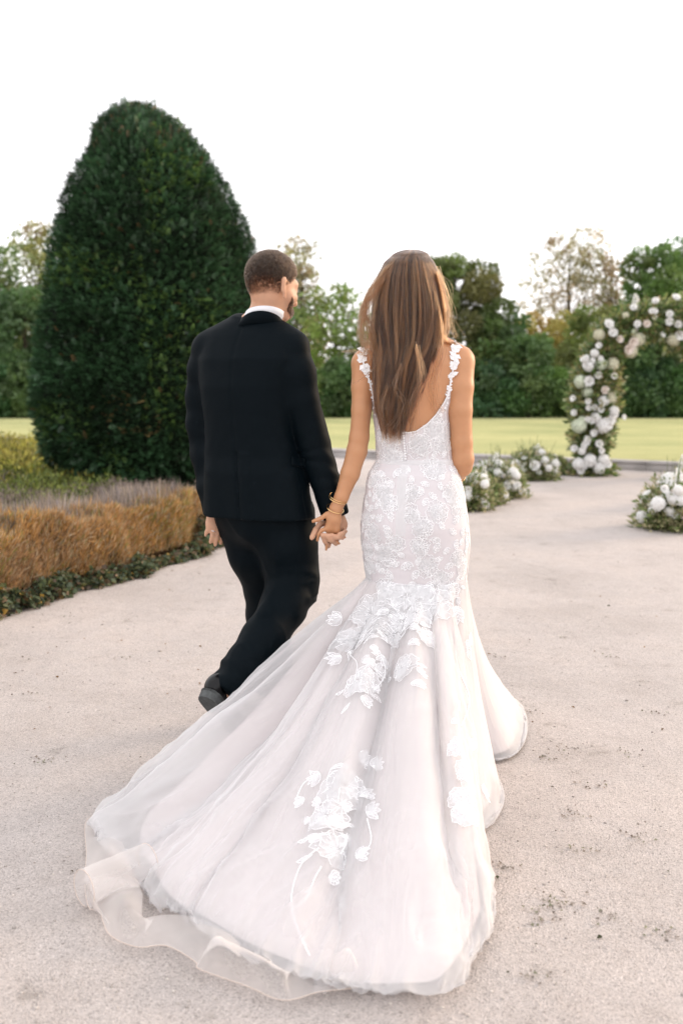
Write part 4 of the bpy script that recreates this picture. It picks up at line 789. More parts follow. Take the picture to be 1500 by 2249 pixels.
def hairmat(name, c1, c2, rough=.32, shade=False):
    m, t, out = newmat(name); b = t.nodes.new('ShaderNodeBsdfHairPrincipled'); b.parametrization = 'COLOR'; b.inputs['Roughness'].default_value = rough; b.inputs['Radial Roughness'].default_value = .35
    hi = t.nodes.new('ShaderNodeHairInfo'); r = t.nodes.new('ShaderNodeValToRGB'); e = r.color_ramp.elements; e[0].color = (*c1, 1); e[1].color = (*c2, 1); e[0].position = .2; e[1].position = .95
    if shade:
        at = t.nodes.new('ShaderNodeAttribute'); at.attribute_name = 'shade'; t.links.new(at.outputs['Fac'], r.inputs[0])
    else: t.links.new(hi.outputs['Random'], r.inputs[0])
    t.links.new(r.outputs[0], b.inputs['Color']); t.links.new(b.outputs[0], out.inputs[0]); return m
HAIR_G = hairmat('hair_groom', (.010, .0065, .005), (.045, .026, .015)); HAIR_G2 = hairmat('beard_groom', (.012, .008, .006), (.05, .028, .016))
HAIR_B = hairmat('hair_bride', (.013, .0055, .003), (.20, .080, .030), .26, True)
def hair_obj(name, pts, rad, mat, parent, shade=None):
    n, m, _ = pts.shape; hc = bpy.data.hair_curves.new(name); hc.add_curves([m]*n)
    hc.attributes['position'].data.foreach_set('vector', np.asarray(pts, np.float32).ravel())
    a = hc.attributes.get('radius') or hc.attributes.new('radius', 'FLOAT', 'POINT'); tp = np.ones((n, m), np.float32); tp[:] = np.linspace(1, .45, m)[None]; a.data.foreach_set('value', (tp*rad).ravel())
    if shade is not None:
        a2 = hc.attributes.new('shade', 'FLOAT', 'POINT'); a2.data.foreach_set('value', np.repeat(np.asarray(shade, np.float32), m))
    hc.materials.append(mat); return link(bpy.data.objects.new(name, hc), parent)
groom()
# ================================================================== bride
BY, BYAW = 3.5, R(14)
BR = [(742, 842, 966, .050), (768, 812, 1000, .066), (800, 806, 1006, .082), (850, 814, 994, .094), (905, 824, 985, .098), (950, 829, 986, .094), (1000, 833, 991, .090), (1013, 831, 993, .092), (1040, 814, 1002, .108), (1059, 809, 1008, .116), (1109, 803, 1017, .132), (1150, 798, 1023, .140), (1190, 799, 1024, .140), (1230, 804, 1021, .134), (1267, 809, 1017.5, .128), (1300, 812, 1017, .124)]
bz, bcx, bcy, ba, bb = [], [], [], [], []
for y_, xl_, xr_, b_ in BR:
    l_, r_ = P(xl_, y_, BY), P(xr_, y_, BY); hw_ = (r_[0]-l_[0])/2
    bz.append(l_[2]); bcx.append((l_[0]+r_[0])/2); bcy.append(BY+{True: .0, False: -.012}[y_ < 1030]); bb.append(b_); ba.append(math.sqrt(hw_**2-(b_*math.sin(BYAW))**2)/math.cos(BYAW))
bz, bcx, bcy, ba, bb = [np.array(v)[::-1] for v in (bz, bcx, bcy, ba, bb)]
def dress_pt(th, z, off=.005, pw=2.15):
    """point on the fitted surface; th = 0 at the centre back, growing to her right"""
    th = np.asarray(th, float); z = np.asarray(z, float)
    a = np.interp(z, bz, ba)+off; b = np.interp(z, bz, bb)+off
    c, s = np.sin(th), -np.cos(th); k = (np.abs(c)**pw+np.abs(s)**pw)**(-1/pw); lx, ly = a*c*k, b*s*k
    # buttocks and the hollow of the spine
    hip = np.exp(-((z-P(900, 1135, BY)[2])/.085)**2); ly = ly - hip*.016*np.exp(-((np.abs(lx)-.075)/.055)**2)*(s < 0) + hip*.008*np.exp(-(lx/.03)**2)*(s < 0)
    cy_, sy_ = math.cos(BYAW), math.sin(BYAW)
    return np.stack([np.interp(z, bz, bcx)+cy_*lx+sy_*ly, np.interp(z, bz, bcy)-sy_*lx+cy_*ly, z+0*lx], -1)
def zpx(y): return float(P(912, y, BY)[2])
SKLIN = pbsdf('skirt_lining', (.735, .655, .64), .6, .2, noise=(3.5, .05))
LINING = pbsdf('blush_lining', (.66, .62, .635), .55, .3, noise=(4, .03), bump=(500, .15, .001))
def tullemat(name, col, opac, transl=.45, edge=.3):
    m, t, out = newmat(name); d = t.nodes.new('ShaderNodeBsdfDiffuse'); tr = t.nodes.new('ShaderNodeBsdfTranslucent'); tp = t.nodes.new('ShaderNodeBsdfTransparent')
    for n in (d, tr): n.inputs[0].default_value = (*col, 1)
    m1 = t.nodes.new('ShaderNodeMixShader'); m1.inputs[0].default_value = transl; t.links.new(d.outputs[0], m1.inputs[1]); t.links.new(tr.outputs[0], m1.inputs[2])
    m2 = t.nodes.new('ShaderNodeMixShader'); t.links.new(tp.outputs[0], m2.inputs[1]); t.links.new(m1.outputs[0], m2.inputs[2])
    lw = t.nodes.new('ShaderNodeLayerWeight'); lw.inputs['Blend'].default_value = .35          # a net covers more when it is seen slantwise
    mr = t.nodes.new('ShaderNodeMapRange'); mr.inputs[3].default_value = opac; mr.inputs[4].default_value = min(1, opac+edge); t.links.new(lw.outputs['Facing'], mr.inputs[0]); t.links.new(mr.outputs[0], m2.inputs[0])
    t.links.new(m2.outputs[0], out.inputs[0]); return m
TULLE = tullemat('tulle', (.85, .842, .848), .33, .45, .45); TULLE2 = tullemat('tulle_under', (.85, .838, .842), .33, .45, .4); NET = tullemat('lace_net', (.78, .77, .785), .16, .2, .3); HORSE = tullemat('horsehair_braid', (.86, .82, .80), .25, .35, .35)
BAND = tullemat('net_band', (.86, .855, .865), .6, .0, .2); LACE = tullemat('lace_cord', (.88, .875, .885), .98, .0, .02); LACEF = tullemat('lace_fill', (.84, .835, .845), .30, .0, .2)
SATIN = pbsdf('satin', (.80, .79, .80), .35, .4)
def bride():
    rs = np.random.RandomState(71)
    o = empty('person', (P(912, 1600, BY)[0], BY, 0)); b0 = np.array(o.location)
    tag(o, 'woman with long brown hair in a white lace mermaid wedding dress with train', 'person')
    # ---------------- body
    HM = rotz(R(12)); HC = P(902, 634, 3.51); hp, HL = headprims(HC, HM, .93, True)
    body = hp+chain([HL(0, -.01, -.05), P(906, 720, 3.515), P(908, 760, 3.52)], [.050, .048, .055])
    body.append(loftsdf(bz, bcx, bcy, ba, bb, BYAW, 2.15))
    body += [p + (.03,) for p in chain([P(880, 752, 3.52), P(803, 795, 3.51)], [.045, .044])]+[p + (.03,) for p in chain([P(940, 752, 3.52), P(1008, 788, 3.49)], [.045, .047])]
    la = [(800, 800, 3.50, .044), (796, 850, 3.495, .038), (794, 900, 3.49, .0345), (789, 960, 3.49, .034), (784, 990, 3.49, .0355), (769, 1040, 3.485, .033), (750, 1092, 3.48, .0245), (738, 1116, 3.478, .021)]
    ra = [(1013, 797, 3.485, .046), (1013, 850, 3.46, .042), (1011, 900, 3.45, .0405), (1014, 970, 3.45, .0365), (1017, 1008, 3.455, .037), (1014, 1024, 3.48, .036), (1000, 1044, 3.56, .029), (975, 1062, 3.68, .022), (955, 1068, 3.76, .022)]
    for arm in (la, ra): body += [p + (.02 if i == 0 else .01,) for i, p in enumerate(chain([P(a, b, c) for a, b, c, r in arm], [r for *_, r in arm]))]
    # left hand, back of the hand to the camera
    body += [p + (.01,) for p in chain([P(738, 1116, 3.478), P(731, 1140, 3.478), P(722, 1160, 3.482)], [.021, .021, .016])+chain([P(738, 1116, 3.478), P(737, 1140, 3.478), P(738, 1162, 3.482)], [.020, .019, .016])]
    for pts, r in (([P(718, 1128, 3.475), P(706, 1138, 3.47), P(696, 1142, 3.47), P(687, 1145, 3.472)], .0088), ([P(716, 1161, 3.48), P(706, 1165, 3.475), P(700, 1174, 3.478), P(697, 1187, 3.485)], .0080), ([P(722, 1166, 3.48), P(719, 1185, 3.485), P(716, 1208, 3.492)], .0076), ([P(730, 1167, 3.48), P(734, 1186, 3.49), P(745, 1194, 3.492)], .0074), ([P(738, 1166, 3.48), P(748, 1174, 3.482), P(758, 1180, 3.49)], .0066)):
        body += [p + (.005,) for p in finger(pts, r, r*.78)]
    # right hand resting in front of the hip
    rh = P(955, 1068, 3.76); body += [rcone(rh, rh+[-.07, .02, -.01], .022, .022)]
    for q, (dx, dz, ln) in enumerate(((-.07, .020, .055), (-.075, .006, .062), (-.075, -.008, .058), (-.07, -.021, .046))): body += [p + (.005,) for p in finger([rh+[dx, .02, dz], rh+[dx-ln*.55, .012, dz-.006], rh+[dx-ln, -.008, dz-.012]], .008, .006)]
    body += [p + (.006,) for p in finger([rh+[-.02, -.005, .018], rh+[-.045, -.008, .036], rh+[-.07, -.004, .045]], .0095, .0075)]
    for sg in (-1, 1):
        body += chain([P(912+sg*40, 1280, 3.49), P(912+sg*38, 1400, 3.52+.07*sg), P(912+sg*36, 1600, 3.54+.08*sg)], [.06, .045, .03]); ft = P(912+sg*36, 1600, 3.54+.08*sg); body += chain([ft, ft*[1, 1, 0]+[0, .12, .05], ft*[1, 1, 0]+[0, .17, .03]], [.03, .028, .02])
    V, Q = surface(body, .02, .0048); mesh_np('body', V-b0, Q, SKIN_B, o, smooth=True)
    bbvh = BVHTree.FromPolygons([tuple(v) for v in V], [tuple(q) for q in Q])
    # ---------------- dress: fitted part
    th = np.linspace(-math.pi, math.pi, 161)[:-1]; ad = np.abs(np.degrees(th)); ycut = np.interp(ad, [0, 12, 30, 45, 58, 72, 90, 110, 180], [948, 945, 928, 908, 880, 845, 850, 820, 800])
    ztop = np.array([zpx(y) for y in ycut]); zk = zpx(1298); nv = 150; v = np.linspace(0, 1, nv)
    TH = np.repeat(th[:, None], nv, 1); Z = ztop[:, None]*(1-v)+zk*v
    D = dress_pt(TH, Z)
    wr = .0022*np.sin((Z-zpx(1210))*160+np.sin(TH*2)*2.2)*np.exp(-((Z-zpx(1215))/.05)**2)*np.exp(-((TH+.7)/.6)**2); wr = wr+.0016*vnoise(D*[1, 1, 1.6], 16, 6)
    ctr = np.stack([np.interp(Z, bz, bcx), np.interp(Z, bz, bcy), Z], -1); D = D+norm(D-ctr)*wr[..., None]
    dress = mesh_np('dress', D.reshape(-1, 3)-b0, grid_faces(160, nv, True), LINING, o, smooth=True); sm = dress.modifiers.new('s', 'SOLIDIFY'); sm.thickness = .002; sm.offset = -1
    # sheer net over the fitted part
    D2 = dress_pt(TH, Z, .0068); D2 = D2+norm(D2-ctr)*wr[..., None]
    fbvh = BVHTree.FromPolygons([tuple(p) for p in D2.reshape(-1, 3)], [tuple(q) for q in grid_faces(160, nv, True)])
    mesh_np('lace_net', D2.reshape(-1, 3)-b0, grid_faces(160, nv, True), NET, dress, smooth=True)
    # bodice rim, waist seam, boning, placket, buttons
    rim = D2[:, 0]; mb = MB(); tube(mb, np.concatenate([rim, rim[:1]])-b0, .0028, 6, cap=False); mb.build('neckline_trim', SATIN, dress)
    mb = MB(); zw = zpx(1012); t2 = np.linspace(-math.pi, math.pi, 121); bandp = [dress_pt(t2, np.full(121, zw+dz), .0085+ex) for dz, ex in ((-.009, -.002), (-.006, 0), (.006, 0), (.009, -.002))]
    mesh_np('waist_band', np.stack(bandp, 1).reshape(-1, 3)-b0, grid_faces(121, 4), BAND, dress, smooth=True)
    for t0 in (-1.15, -.62, .42, .62, 1.1):
        zb = np.linspace(zw, zpx(np.interp(abs(math.degrees(t0)), [0, 30, 58, 72], [946, 928, 882, 850])), 20); g = np.stack([dress_pt(np.full(20, t0+dx), zb, .0085) for dx in (-.035, 0, .035)], 1); mesh_np('boning_channel', g.reshape(-1, 3)-b0, grid_faces(20, 3), BAND, dress, smooth=True)
    tb = -.12
    zb = np.linspace(zpx(1016), zpx(1165), 40); wv = np.interp(np.linspace(0, 1, 40), [0, 1], [.016, .012]); g = np.stack([dress_pt(tb+dx*wv/.14, zb, .0088+e) for dx, e in ((-1, -.001), (-.5, .001), (.5, .001), (1, -.001))], 1); mesh_np('zip_placket', g.reshape(-1, 3)-b0, grid_faces(40, 4), BAND, dress, smooth=True)
    for i in range(11):
        zc = zpx(948+i*5.6); c = dress_pt(np.array(tb), np.array(zc), .011); mb = MB(); ph = np.linspace(.05, math.pi-.05, 6); tube(mb, [c-b0+[0, -.0042*math.cos(q), 0] for q in ph][::-1], .0046*np.sin(ph)+.0003, 10); mb.build('button', SATIN, dress)
    # straps of lace leaves
    for pts in ([(831, 912, 0), (824, 885, 0), (814, 850, 0), (804, 815, 0), (797, 790, 0), (799, 770, 0)], [(963, 912, 0), (976, 885, 0), (986, 850, 0), (993, 815, 0), (998, 785, 0), (999, 762, 0)]):
        w3 = []
        for a, b, _ in pts:
            d = Vector(ray(a, b)).normalized(); hit = bbvh.ray_cast(Vector((0, 0, CH)), d); w3.append(np.array(hit[0])+np.array(hit[1])*.004 if hit[0] is not None else P(a, b, 3.47))
        w3.append(w3[-1]+np.array([0, .05, .004])); w3.append(w3[-1]+np.array([.004, .06, -.03]))
        w3 = spline(w3, 44); mb = MB(); tube(mb, w3-b0, .0032, 6); st = mb.build('strap', LACE, dress); C, Dd, N_, L_ = [], [], [], []
        for i in range(len(w3)-1):
            tg = norm(w3[i+1]-w3[i]); sd_ = norm(np.cross(tg, [0, -1, 0.]))
            for sg in (-1, 1):
                C.append(w3[i]-b0+[0, -.002, 0]); Dd.append(tg*(.6+.4*rs.rand())*(1 if rs.rand() < .6 else -1)+sd_*sg); N_.append([rs.randn()*.3, -1, .2]); L_.append((.009+.012*rs.rand())*(1.35 if i > 16 else .7))
        Vv, F, T = leaf_cloud(np.array(C), np.array(Dd), np.array(N_), np.array(L_), np.array(L_)*.62, np.ones((len(C), 3))); mesh_np('strap_leaves', Vv, F, LACE, st)
    # ---------------- skirt and train
    hem = [(0, 720, 2176), (10, 830, 2196), (20, 966, 2188), (30, 1036, 2085), (38, 1058, 2008), (46, 1032, 1935), (52, 1004, 1880), (58, 968, 1815), (64, 1004, 1842), (72, 1070, 1788), (79, 1084, 1735), (85, 1066, 1692), (90, 1045, 1662), (96, 1086, 1664), (104, 1128, 1645), (112, 1138, 1575), (125, 1110, 1530), (145, 1040, 1512), (180, 920, 1512), (215, 800, 1530), (240, 700, 1570), (262, 560, 1640), (278, 420, 1700), (289, 250, 1790), (296, 226, 1815), (302, 236, 1870), (309, 300, 1930), (318, 345, 1985), (328, 420, 2030), (338, 500, 2085), (349, 610, 2140)]
    HP = np.array([np.append(G(x, y, .01), a) for a, x, y in hem]); hs = spline(HP, 620, True); ang = np.unwrap(np.radians(HP[:, 3]))
    ph = np.interp(np.linspace(0, len(hem), 620, endpoint=False), np.arange(len(hem)+1), np.append([h[0] for h in hem], 360)); thk = np.radians((ph+180) % 360-180)
    ZK = zpx(1268)
    def skirt(seed, scale, lift, amp, tmax, nt_=110, off=.009, fine=1.0, tuck=0.):
        r = np.random.RandomState(seed); t = np.linspace(0, 1, nt_)*tmax; K0 = dress_pt(thk, np.full(620, ZK), off); Hh = hs[:, :3].copy(); c0 = K0.mean(0); L = np.linalg.norm((Hh-K0)[:, :2], axis=1)
        ctrH = np.array([c0[0], c0[1], 0]); Hh[:, :2] = ctrH[:2]+(Hh[:, :2]-ctrH[:2])*(scale-tuck*np.exp(-(((ph-282+180) % 360-180)/17)**2))[:, None]
        q = 1.75-.47*sstep(.35, 1.0, L); pz = 1.0+.32*sstep(.4, 1.1, L); ridge = np.exp(-(((ph-289+180) % 360-180)/9.0)**2); pz = pz*(1-ridge)+1.0*ridge; q = q*(1-ridge)+ridge
        right = sstep(50, 60, ph)*(1-sstep(235, 262, ph))
        T = t[None]; s_ = T**q[:, None]; z = (ZK-.012-lift*0)*(1-T)**pz[:, None]+.012+lift*sstep(0, .25, T)
        X = K0[:, None]*(1-s_[..., None])+Hh[:, None]*s_[..., None]; X[..., 2] = z
        # folds radiating from the knee
        u = np.linspace(0, 1, 620, endpoint=False)[:, None]; f = 0
        for n_, a_ in ((7, .7), (12, .5), (19, .25), (31, .08*fine)):
            w_ = .35*np.sin(T*3.1+r.rand()*6)+.2*np.sin(6.283*u*2+r.rand()*6); f = f+a_*(1-np.abs(np.sin(math.pi*(n_*u+w_*.5)+r.rand()*6))**.8*1.6+.25)
        for pc, wd_, am, t_0, drift in ((297, 5, 1.5, .1, 4), (307, 4, -1.6, .2, -6), (315, 6, 2.0, .05, 9), (325, 4, -1.5, .25, 8), (334, 7, 1.6, .1, -7), (345, 5, 2.2, .0, 12), (354, 5, -1.8, .1, 10), (3, 6, 1.4, .3, -8), (14, 6, 2.4, .0, 10), (24, 5, -1.5, .1, 6), (33, 6, 2.0, .1, -6), (44, 5, 1.6, .0, -3)):
            dph = ((ph[:, None]-pc-(drift+r.randn()*2)*(T-.5)+180) % 360-180); f = f+am*(1+.25*r.randn())*np.exp(-np.abs(dph/wd_)**1.4)*sstep(t_0-.05, t_0+.3, T)
        q3 = np.stack([X[..., 0], X[..., 1], X[..., 2]], -1)
        A = amp*np.sin(np.clip(T*.97+.03, 0, 1)*math.pi)**.65*(.35+.65*sstep(.15, .8, L))[:, None]*(1-.9*ridge[:, None])*(1-.5*right[:, None])
        cr_ = vnoise(q3*[1, 1, .3], 7, seed)*.016*sstep(.35, .8, T)*(1-right[:, None])+vnoise(q3, 17, seed+2)*.006*sstep(.3, .9, T)*fine
        # knee gathers
        gat = .005*np.cos(6.283*u*26+seed+2*np.sin(6.283*u*5))*np.exp(-T*6)*sstep(0, .05, T)
        dirx = norm((Hh-K0)*[1, 1, 0]); lat = np.stack([-dirx[:, 1], dirx[:, 0], 0*L], -1)
        outw = np.array([0, 0, 1.0])*sstep(.3, .9, L)[:, None]+dirx*(1-sstep(.3, .9, L))[:, None]
        X = X+outw[:, None]*(f*A+cr_*1.0+gat)[..., None]+lat[:, None]*(.5*A*np.sin(6.283*u*11+2.0*T+seed))[..., None]
        X[..., 2] = np.maximum(X[..., 2], .004+lift*.5+.004*(1+np.sin(u*380)))
        return X
    gf = lambda n_: grid_faces(620, n_, True)
    S0 = skirt(3, .985, .000, .021, .985, fine=.4, tuck=.22, off=.003); mesh_np('skirt_lining', S0.reshape(-1, 3)-b0, gf(110), SKLIN, dress, smooth=True)
    base = skirt(3, 1.0, .004, .021, 1.0, fine=.2, off=.0085)
    # the two tulle layers are draped over the lining by relaxing a net that is wider than what it covers
    def drape(seed, su, st_, lift, nu=420, ntt=84, steps=150):
        iu = np.arange(nu)*620/nu; i0 = iu.astype(int); fu = (iu-i0)[:, None, None]; jt = np.linspace(0, 109, ntt); j0 = np.minimum(jt.astype(int), 108); ft_ = (jt-j0)[None, :, None]
        Bu = base[i0]*(1-fu)+base[(i0+1) % 620]*fu; B = Bu[:, j0]*(1-ft_)+Bu[:, j0+1]*ft_
        N0 = vnormals(B.reshape(-1, 3), grid_faces(nu, ntt, True)).reshape(B.shape)
        cen = B[:, :1].mean(0, keepdims=True)*[1, 1, 0]; flip = np.sum(N0*(B-cen), -1).mean() < 0
        if flip: N0 = -N0
        tt = np.linspace(0, 1, ntt)[None]; B = B+N0*(lift*sstep(.02, .2, tt))[..., None]; phu = ph[i0][:, None]; trn = 1-sstep(60, 75, phu)*(1-sstep(240, 265, phu))
        X = B+N0*(.004*sstep(0, .1, tt)[..., None]+.010*(vnoise(B, 9, seed)+.6*vnoise(B, 20, seed+1))[..., None]*sstep(0, .2, tt)[..., None]); X[:, 0] = B[:, 0]
        sl = 1+su*sstep(.03, .25, tt)*(1-.62*sstep(.6, 1.0, tt))*(.2+.8*trn)*(1+.4*vnoise(np.stack([np.cos(np.radians(phu))*2+0*tt, np.sin(np.radians(phu))*2+0*tt, 0*phu+0*tt], -1), 1.3, seed+4))
        ru = np.linalg.norm(np.roll(B, -1, 0)-B, axis=-1)*sl; rt = np.linalg.norm(B[:, 1:]-B[:, :-1], axis=-1)*(1+st_*sstep(.3, .9, tt[:, 1:])*trn); rb = (ru+np.roll(ru, -1, 0))*.985; rb4 = (ru+np.roll(ru, -1, 0)+np.roll(ru, -2, 0)+np.roll(ru, -3, 0))*.90
        V_ = np.zeros_like(X)
        def solve(a_, b_, r_, k_):
            d = b_-a_; l = np.sqrt((d*d).sum(-1))+1e-9; c_ = (d*(k_*.5*(1-r_/l))[..., None]); return c_
        for it in range(steps):
            V_ = V_*.90; V_[..., 2] -= .00022; Xo = X.copy(); X = X+V_
            for _ in range(4):
                for k0 in (0, 1):
                    a_ = X[k0::2]; b_ = np.roll(X, -1, 0)[k0::2]; c_ = solve(a_, b_, ru[k0::2], .9); X[k0::2] += c_; idx = (np.arange(k0, nu, 2)+1) % nu; X[idx] -= c_
                for k0 in (0, 1):
                    a_ = X[:, k0:-1:2]; b_ = X[:, k0+1::2]; m_ = min(a_.shape[1], b_.shape[1]); c_ = solve(a_[:, :m_], b_[:, :m_], rt[:, k0::2][:, :m_], .9); X[:, k0:k0+2*m_:2] += c_; X[:, k0+1:k0+1+2*m_:2] -= c_
                b_ = np.roll(X, -2, 0); d_ = b_-X; l_ = np.sqrt((d_*d_).sum(-1))+1e-9; c_ = d_*(.25*np.minimum(1-rb*.80/l_, 0))[..., None]; X += c_; X -= np.roll(c_, 2, 0)
                d_ = np.roll(X, -4, 0)-X; l_ = np.sqrt((d_*d_).sum(-1))+1e-9; c_ = d_*(.10*np.minimum(1-rb4*.62/l_, 0))[..., None]; X += c_; X -= np.roll(c_, 4, 0)
                if ntt > 4: m_ = X[:, :-2]+X[:, 2:]-2*X[:, 1:-1]; X[:, 1:-1] += m_*.035
                X[:, 0] = B[:, 0]; X[:, -1, :2] += (B[:, -1, :2]-X[:, -1, :2])*.10; X[:, -1, 2] -= (X[:, -1, 2]-.006)*.04*(1-.5*trn[:, 0])
                d = ((X-B)*N0).sum(-1); X += N0*np.clip(.0-d, 0, .02)[..., None]*.8
                X[..., 2] = np.maximum(X[..., 2], .005+lift*.3)
            V_ = np.clip(X-Xo, -.01, .01)
        # creases of the crisp net: long and radial higher up, crumpled towards the hem
        N1 = vnormals(X.reshape(-1, 3), grid_faces(nu, ntt, True)).reshape(B.shape); N1 = N1 if np.sum(N1*N0) > 0 else -N1
        a_ = np.radians(phu)+0*tt; cyl = lambda k_, kt: np.stack([np.cos(a_)*k_, np.sin(a_)*k_, tt*kt+0*a_], -1)
        rg = lambda q_, sd_, pw_: np.clip(1-np.abs(vnoise(q_, 1, sd_))*2.2, 0, 1)**pw_
        wv = cyl(1, 1)+.10*np.stack([vnoise(cyl(3, 3), 1, seed+9)]*3, -1)
        cre = .013*rg(wv*[11, 11, 1.6], seed, 2)*sstep(.08, .4, tt)+.010*rg(wv*[21, 21, 3.5], seed+1, 2)*sstep(.2, .6, tt)+.014*rg(X*8, seed+2, 2.5)*sstep(.55, .95, tt)
        return X+N1*(cre*(.15+.85*trn))[..., None]
    def refine(X):      # split every quad for a smooth outline
        nu, nt_ = X.shape[:2]; Y = np.zeros((nu*2, nt_, 3)); p0, p1, p2, p3 = np.roll(X, 1, 0), X, np.roll(X, -1, 0), np.roll(X, -2, 0); Y[0::2] = X; Y[1::2] = (-p0+9*p1+9*p2-p3)/16; return Y
    gf2 = lambda X: grid_faces(X.shape[0], X.shape[1], True)
    S1 = refine(drape(5, .20, .01, .004)); mesh_np('tulle_underlayer', S1.reshape(-1, 3)-b0, gf2(S1), TULLE2, dress, smooth=True)
    S2 = refine(drape(8, .28, .012, .012)); tl = mesh_np('tulle_overlay', S2.reshape(-1, 3)-b0, gf2(S2), TULLE, dress, smooth=True)
    sb = BVHTree.FromPolygons([tuple(p) for p in S2.reshape(-1, 3)], [tuple(q) for q in gf2(S2)])
    SN = vnormals(S2.reshape(-1, 3), gf2(S2)).reshape(S2.shape)
    if np.mean(SN[:, 40, 2]) < 0: SN = -SN
    # horsehair braid edging the train: outer line on the ground, inner line under the tulle hem
    oc = [(800, 2172), (770, 2178), (700, 2186), (622, 2204), (540, 2172), (440, 2136), (428, 2118), (366, 2084), (300, 2086), (240, 2058), (218, 2005), (196, 2000), (187, 1950), (190, 1880), (190, 1808), (236, 1782)]
    oc3 = spline([G(x, y, .006) for x, y in oc], 260); tr_c = G(640, 1900); rows_ = []
    uu = np.linspace(0, 1, 260); wdt = .085+.02*np.sin(uu*19)+.03*sstep(.35, .8, uu); tg = norm(np.gradient(oc3, axis=0)); nin = np.stack([-tg[:, 1], tg[:, 0], 0*uu], -1); sgn = np.sign(np.sum(nin*(tr_c-oc3), 1)); nin *= sgn[:, None]
    wave = .014+.022*np.clip(np.sin(uu*24+1.2*np.sin(uu*9)), -.6, 1)+.025*np.exp(-((uu-.78)/.05)**2)
    for f in np.linspace(0, 1, 9):
        zc = .006+wave*math.sin(f*math.pi)**1*1.3+.022*f; rows_.append(oc3+nin*(wdt*f)[:, None]+np.stack([0*uu, 0*uu, zc], -1))
    hb = mesh_np('horsehair_braid', np.stack(rows_, 1).reshape(-1, 3)-b0, grid_faces(260, 9), HORSE, dress, smooth=True)
    mb = MB(); tube(mb, rows_[0]-b0, .0010, 5); mb.build('braid_edge', pbsdf('braid_edge', (.72, .58, .47), .7, .2), hb) if False else mb.build('braid_edge', pbsdf('braid_edge', (.66, .55, .48), .7, .2), dress)
    # rolled loop of braid at the far left corner
    lp0, lp1 = G(200, 1985), G(325, 1930); axv = norm(lp1-lp0); per = np.cross(axv, [0, 0, 1.0]); rows_ = []
    for s_ in np.linspace(-.02, np.linalg.norm(lp1-lp0)*1.0, 12):
        a_ = np.linspace(-.6, 2*math.pi-1.5, 28); rr_ = .052-.0012*a_; rows_.append(lp0+axv*s_+np.stack([per*math.cos(t_)*r_*.9+np.array([0, 0, 1.0])*(r_*math.sin(t_)+.047) for t_, r_ in zip(a_, rr_)]))
    mesh_np('braid_roll', np.array(rows_).reshape(-1, 3)-b0, grid_faces(12, 28), HORSE, dress, smooth=True)
    for rw in (rows_[0], rows_[-1]): mb = MB(); tube(mb, rw-b0, .0010, 5); mb.build('roll_edge', bpy.data.materials['braid_edge'], dress)
    lace(dress, b0, fbvh, sb, rs, S2, SN)
    bride_hair(o, b0, rs)
    # ---------------- bangles
    def bangle(px, py, Y, axis, r, w_, name, beads=0):
        c = P(px, py, Y)-b0; axis = norm(np.array(axis)); e1 = norm(np.cross(axis, [0, 1, .1])); e2 = np.cross(axis, e1); t_ = np.linspace(0, 2*math.pi, 37); mb = MB()
        if beads:
            for k in range(beads):
                q = c+r*(math.cos(k/beads*6.283)*e1+math.sin(k/beads*6.283)*e2); p_ = np.linspace(.1, math.pi-.1, 5); tube(mb, [q+e1*.0032*math.cos(x) for x in p_], .0034*np.sin(p_), 6)
        else: tube(mb, [c+r*(math.cos(x)*e1+math.sin(x)*e2) for x in t_], w_, 6, cap=False)
        return mb.build(name, GOLD, o)
    ax = P(738, 1116, 3.478)-P(750, 1092, 3.48)
    bangle(742.5, 1096, 3.48, ax+[.006, .016, 0], .0335, .0017, 'bangle'); bangle(744, 1092, 3.48, ax+[.006, .016, 0], .0335, .0012, 'bangle'); bangle(736, 1117, 3.478, ax+[.006, .018, 0], .031, .0018, 'bangle')
    bangle(1003, 1040, 3.545, P(975, 1062, 3.68)-P(1000, 1044, 3.56), .034, .003, 'beaded_bracelet', 24)

# ================================================================== lace
def flower_motif(rs, petals=6, ruff=.10):
    """2D pieces in unit radius: list of filled polygons (fan centre + rim) and cord polylines"""
    fills, cords = [], []
    for ring, (cnt, r0, r1, wf) in enumerate(((petals, .20, 1.0, 1.28), (max(petals-1, 4), .10, .70, 1.2), (3, .04, .42, 1.2))):
        for i in range(cnt):
            a0 = 2*math.pi*(i+.5*ring+rs.rand()*.2)/cnt; hw = math.pi/cnt*wf; m = 11; aa = np.linspace(-1, 1, m)
            rim = r0+(r1*rs.uniform(.78, 1.06)-r0)*(.66+.34*np.cos(aa*1.35))*(1+ruff*np.sin(np.arange(m)*2.1+rs.rand()*6))
            rim = np.concatenate([[r0], rim, [r0]]); an = a0+hw*np.concatenate([[-.45], aa, [.45]])
            p = np.stack([rim*np.cos(an), rim*np.sin(an)], -1); c = np.array([math.cos(a0), math.sin(a0)])*r0
            fills.append((c, p)); cords.append((p, 1.0))
            if ring < 2:
                for v in ((-.45, 0, .45) if ring == 0 else (0,)):
                    b = a0+hw*v; cords.append((np.array([[math.cos(b)*r0*1.2, math.sin(b)*r0*1.2], [math.cos(b+.04)*(r0+r1)*.45, math.sin(b+.04)*(r0+r1)*.45], [math.cos(b)*(r0+(r1-r0)*.78), math.sin(b)*(r0+(r1-r0)*.78)]]), .7))
    return fills, cords
